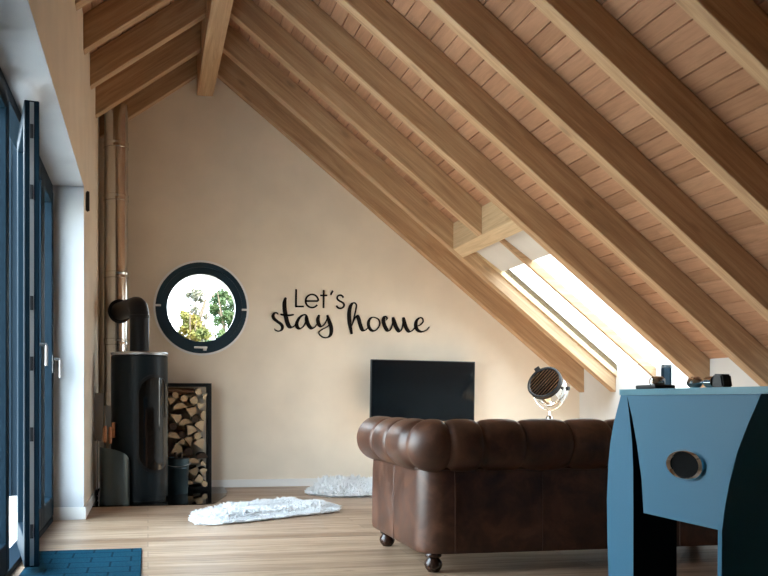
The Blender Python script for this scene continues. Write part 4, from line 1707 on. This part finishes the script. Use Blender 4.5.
def leg_near(sgn, xe):
    bm = new()
    rows = []
    for yi, z in near_i:
        sec = [(0.0, yi), (0.15, yi - 0.02), (0.32, yi - 0.03), (0.32, yi + 0.0), (0.004, yi + 0.022)]
        rows.append([bm.verts.new((xe + sgn * a, y, z)) for a, y in sec])
    for k in range(len(rows) - 1):
        for j in range(5):
            bm.faces.new([rows[k][j], rows[k][(j + 1) % 5], rows[k + 1][(j + 1) % 5], rows[k + 1][j]])
    bm.faces.new(rows[0])
    bm.faces.new(rows[-1][::-1])
    return bm


obj('leg', leg_near(1, FX - 0.001), M['blue'], tb, smooth=40)
obj('leg', leg_near(-1, FX1), M['blue'], tb, smooth=40)
# rods with grips
for i in range(6):
    x = FX + 0.37 + i * 0.12
    bm = new()
    tube(bm, [(x, 1.62, 0.83), (x, 2.74, 0.83)], 0.008, 12)
    rd = obj('rod', bm, M['chrome'], tb, smooth=40)
    ys, yg = (1.64, 1.52) if i % 2 else (2.72, 2.84)
    bm = new()
    tube(bm, [(x, ys, 0.83), (x, (ys + yg) / 2, 0.83), (x, yg, 0.83)], [0.013, 0.017, 0.015], 14)
    obj('grip', bm, M['rubber'], rd, smooth=40)

# small fittings on the rim
z0 = 0.9042
pk = thing('flat_fitting', 'flat black fitting with a chrome knob on the far part of the blue table rim', 'fitting', (FX + 0.045, 2.405, z0))
bm = new()
bbox(bm, FX + 0.01, FX + 0.08, 2.345, 2.452, z0, z0 + 0.012, 0.004)
obj('base', bm, M['rubber'], pk)
bm = new()
lathe(bm, [(0, 0), (0.021, 0), (0.023, 0.006), (0.022, 0.02), (0.015, 0.026), (0, 0.027)], 24, cap=False, M_=Matrix.Translation((FX + 0.045, 2.388, z0 + 0.012)))
obj('knob', bm, M['chrome'], pk, smooth=40)
db = thing('chrome_fitting', 'chrome dumbbell shaped fitting with a black block on the blue table rim', 'fitting', (FX + 0.045, 2.15, z0))
cx_, cz_ = FX + 0.045, z0 + 0.0165
MY = lambda y: Matrix.Translation((cx_, y, cz_)) @ Matrix.Rotation(PI / 2, 4, 'X')
bm = new()
lathe(bm, [(0, 0), (0.015, 0), (0.0165, 0.004), (0.0165, 0.030), (0.008, 0.042), (0.005, 0.046), (0.005, 0.062), (0.008, 0.066), (0.0155, 0.075), (0.0155, 0.105), (0, 0.105)], 28, cap=False, M_=MY(2.222))
obj('roller', bm, M['chrome'], db, smooth=35)
bm = new()
yz = [(2.118, z0), (2.070, z0), (2.078, z0 + 0.036), (2.114, z0 + 0.038)]
yz_prism(bm, yz, cx_ - 0.010, cx_ + 0.022)
bmesh.ops.bevel(bm, geom=bm.edges[:], offset=0.004, segments=2, affect='EDGES')
obj('block', bm, M['rubber'], db, smooth=30)

# ------------------------------------------------------------------ trees outside the round window


def tree(x, y, top, w, lm, label, seed, n, low=0.2, leaf=0.05):
    rn = random.Random(seed)
    t_ = thing('garden_tree', label, 'tree', (x, y, -3), 'trees seen through the round window')
    bm = new()
    tube(bm, [(x, y, -3), (x + 0.05, y, -1), (x - 0.05, y, top * 0.6), (x, y, top)], [0.14, 0.11, 0.05, 0.01], 10)
    for k in range(7):
        zb = low + (top - low) * (0.15 + 0.1 * k)
        a = rn.uniform(0, 2 * PI)
        tube(bm, [(x, y, zb - 0.2), (x + w * 0.35 * math.cos(a), y + w * 0.35 * math.sin(a), zb + 0.25), (x + w * 0.6 * math.cos(a), y + w * 0.6 * math.sin(a), zb + 0.55)], [0.03, 0.018, 0.006], 6)
    obj('trunk', bm, M['trunk'], t_, smooth=60)
    bm = new()
    blobs = []
    for k in range(46):
        h_ = rn.random()
        rr_ = w * (1 - 0.65 * h_) * math.sqrt(rn.random())
        a = rn.uniform(0, 2 * PI)
        blobs.append((Vector((x + rr_ * math.cos(a), y + rr_ * math.sin(a), low + (top - low) * h_)), rn.uniform(0.10, 0.24) * w))
    for k in range(n):
        c_, r_ = rn.choice(blobs)
        d = Vector((rn.gauss(0, 1), rn.gauss(0, 1), rn.gauss(0, 1))).normalized() * r_ * rn.random() ** 0.4
        p = c_ + d
        u = Vector((rn.gauss(0, 1), rn.gauss(0, 1), rn.gauss(0, 1))).normalized()
        v = u.orthogonal().normalized()
        s1 = rn.uniform(0.6, 1.2) * leaf
        bm.faces.new([bm.verts.new(p + u * s1), bm.verts.new(p + v * s1 * 0.5), bm.verts.new(p - u * s1), bm.verts.new(p - v * s1 * 0.5)])
    obj('crown', bm, lm, t_)
    return t_


tree(0.66, 13.5, 2.20, 0.46, M['leaf_y'], 'yellowing tree low in the middle of the round window', 5, 9000, 1.2, 0.03)
tree(1.34, 15.0, 2.75, 0.50, M['leaf_g'], 'green tree tallest at the right side of the round window', 6, 9000, 1.2, 0.034)
tree(0.98, 17.5, 3.10, 0.48, M['leaf_b'], 'thin grey green tree in the centre of the round window', 8, 5000, 1.3, 0.034)
tree(0.28, 16.5, 2.20, 0.45, M['leaf_b'], 'small grey tree at the lower left of the round window', 9, 6000, 1.2, 0.03)
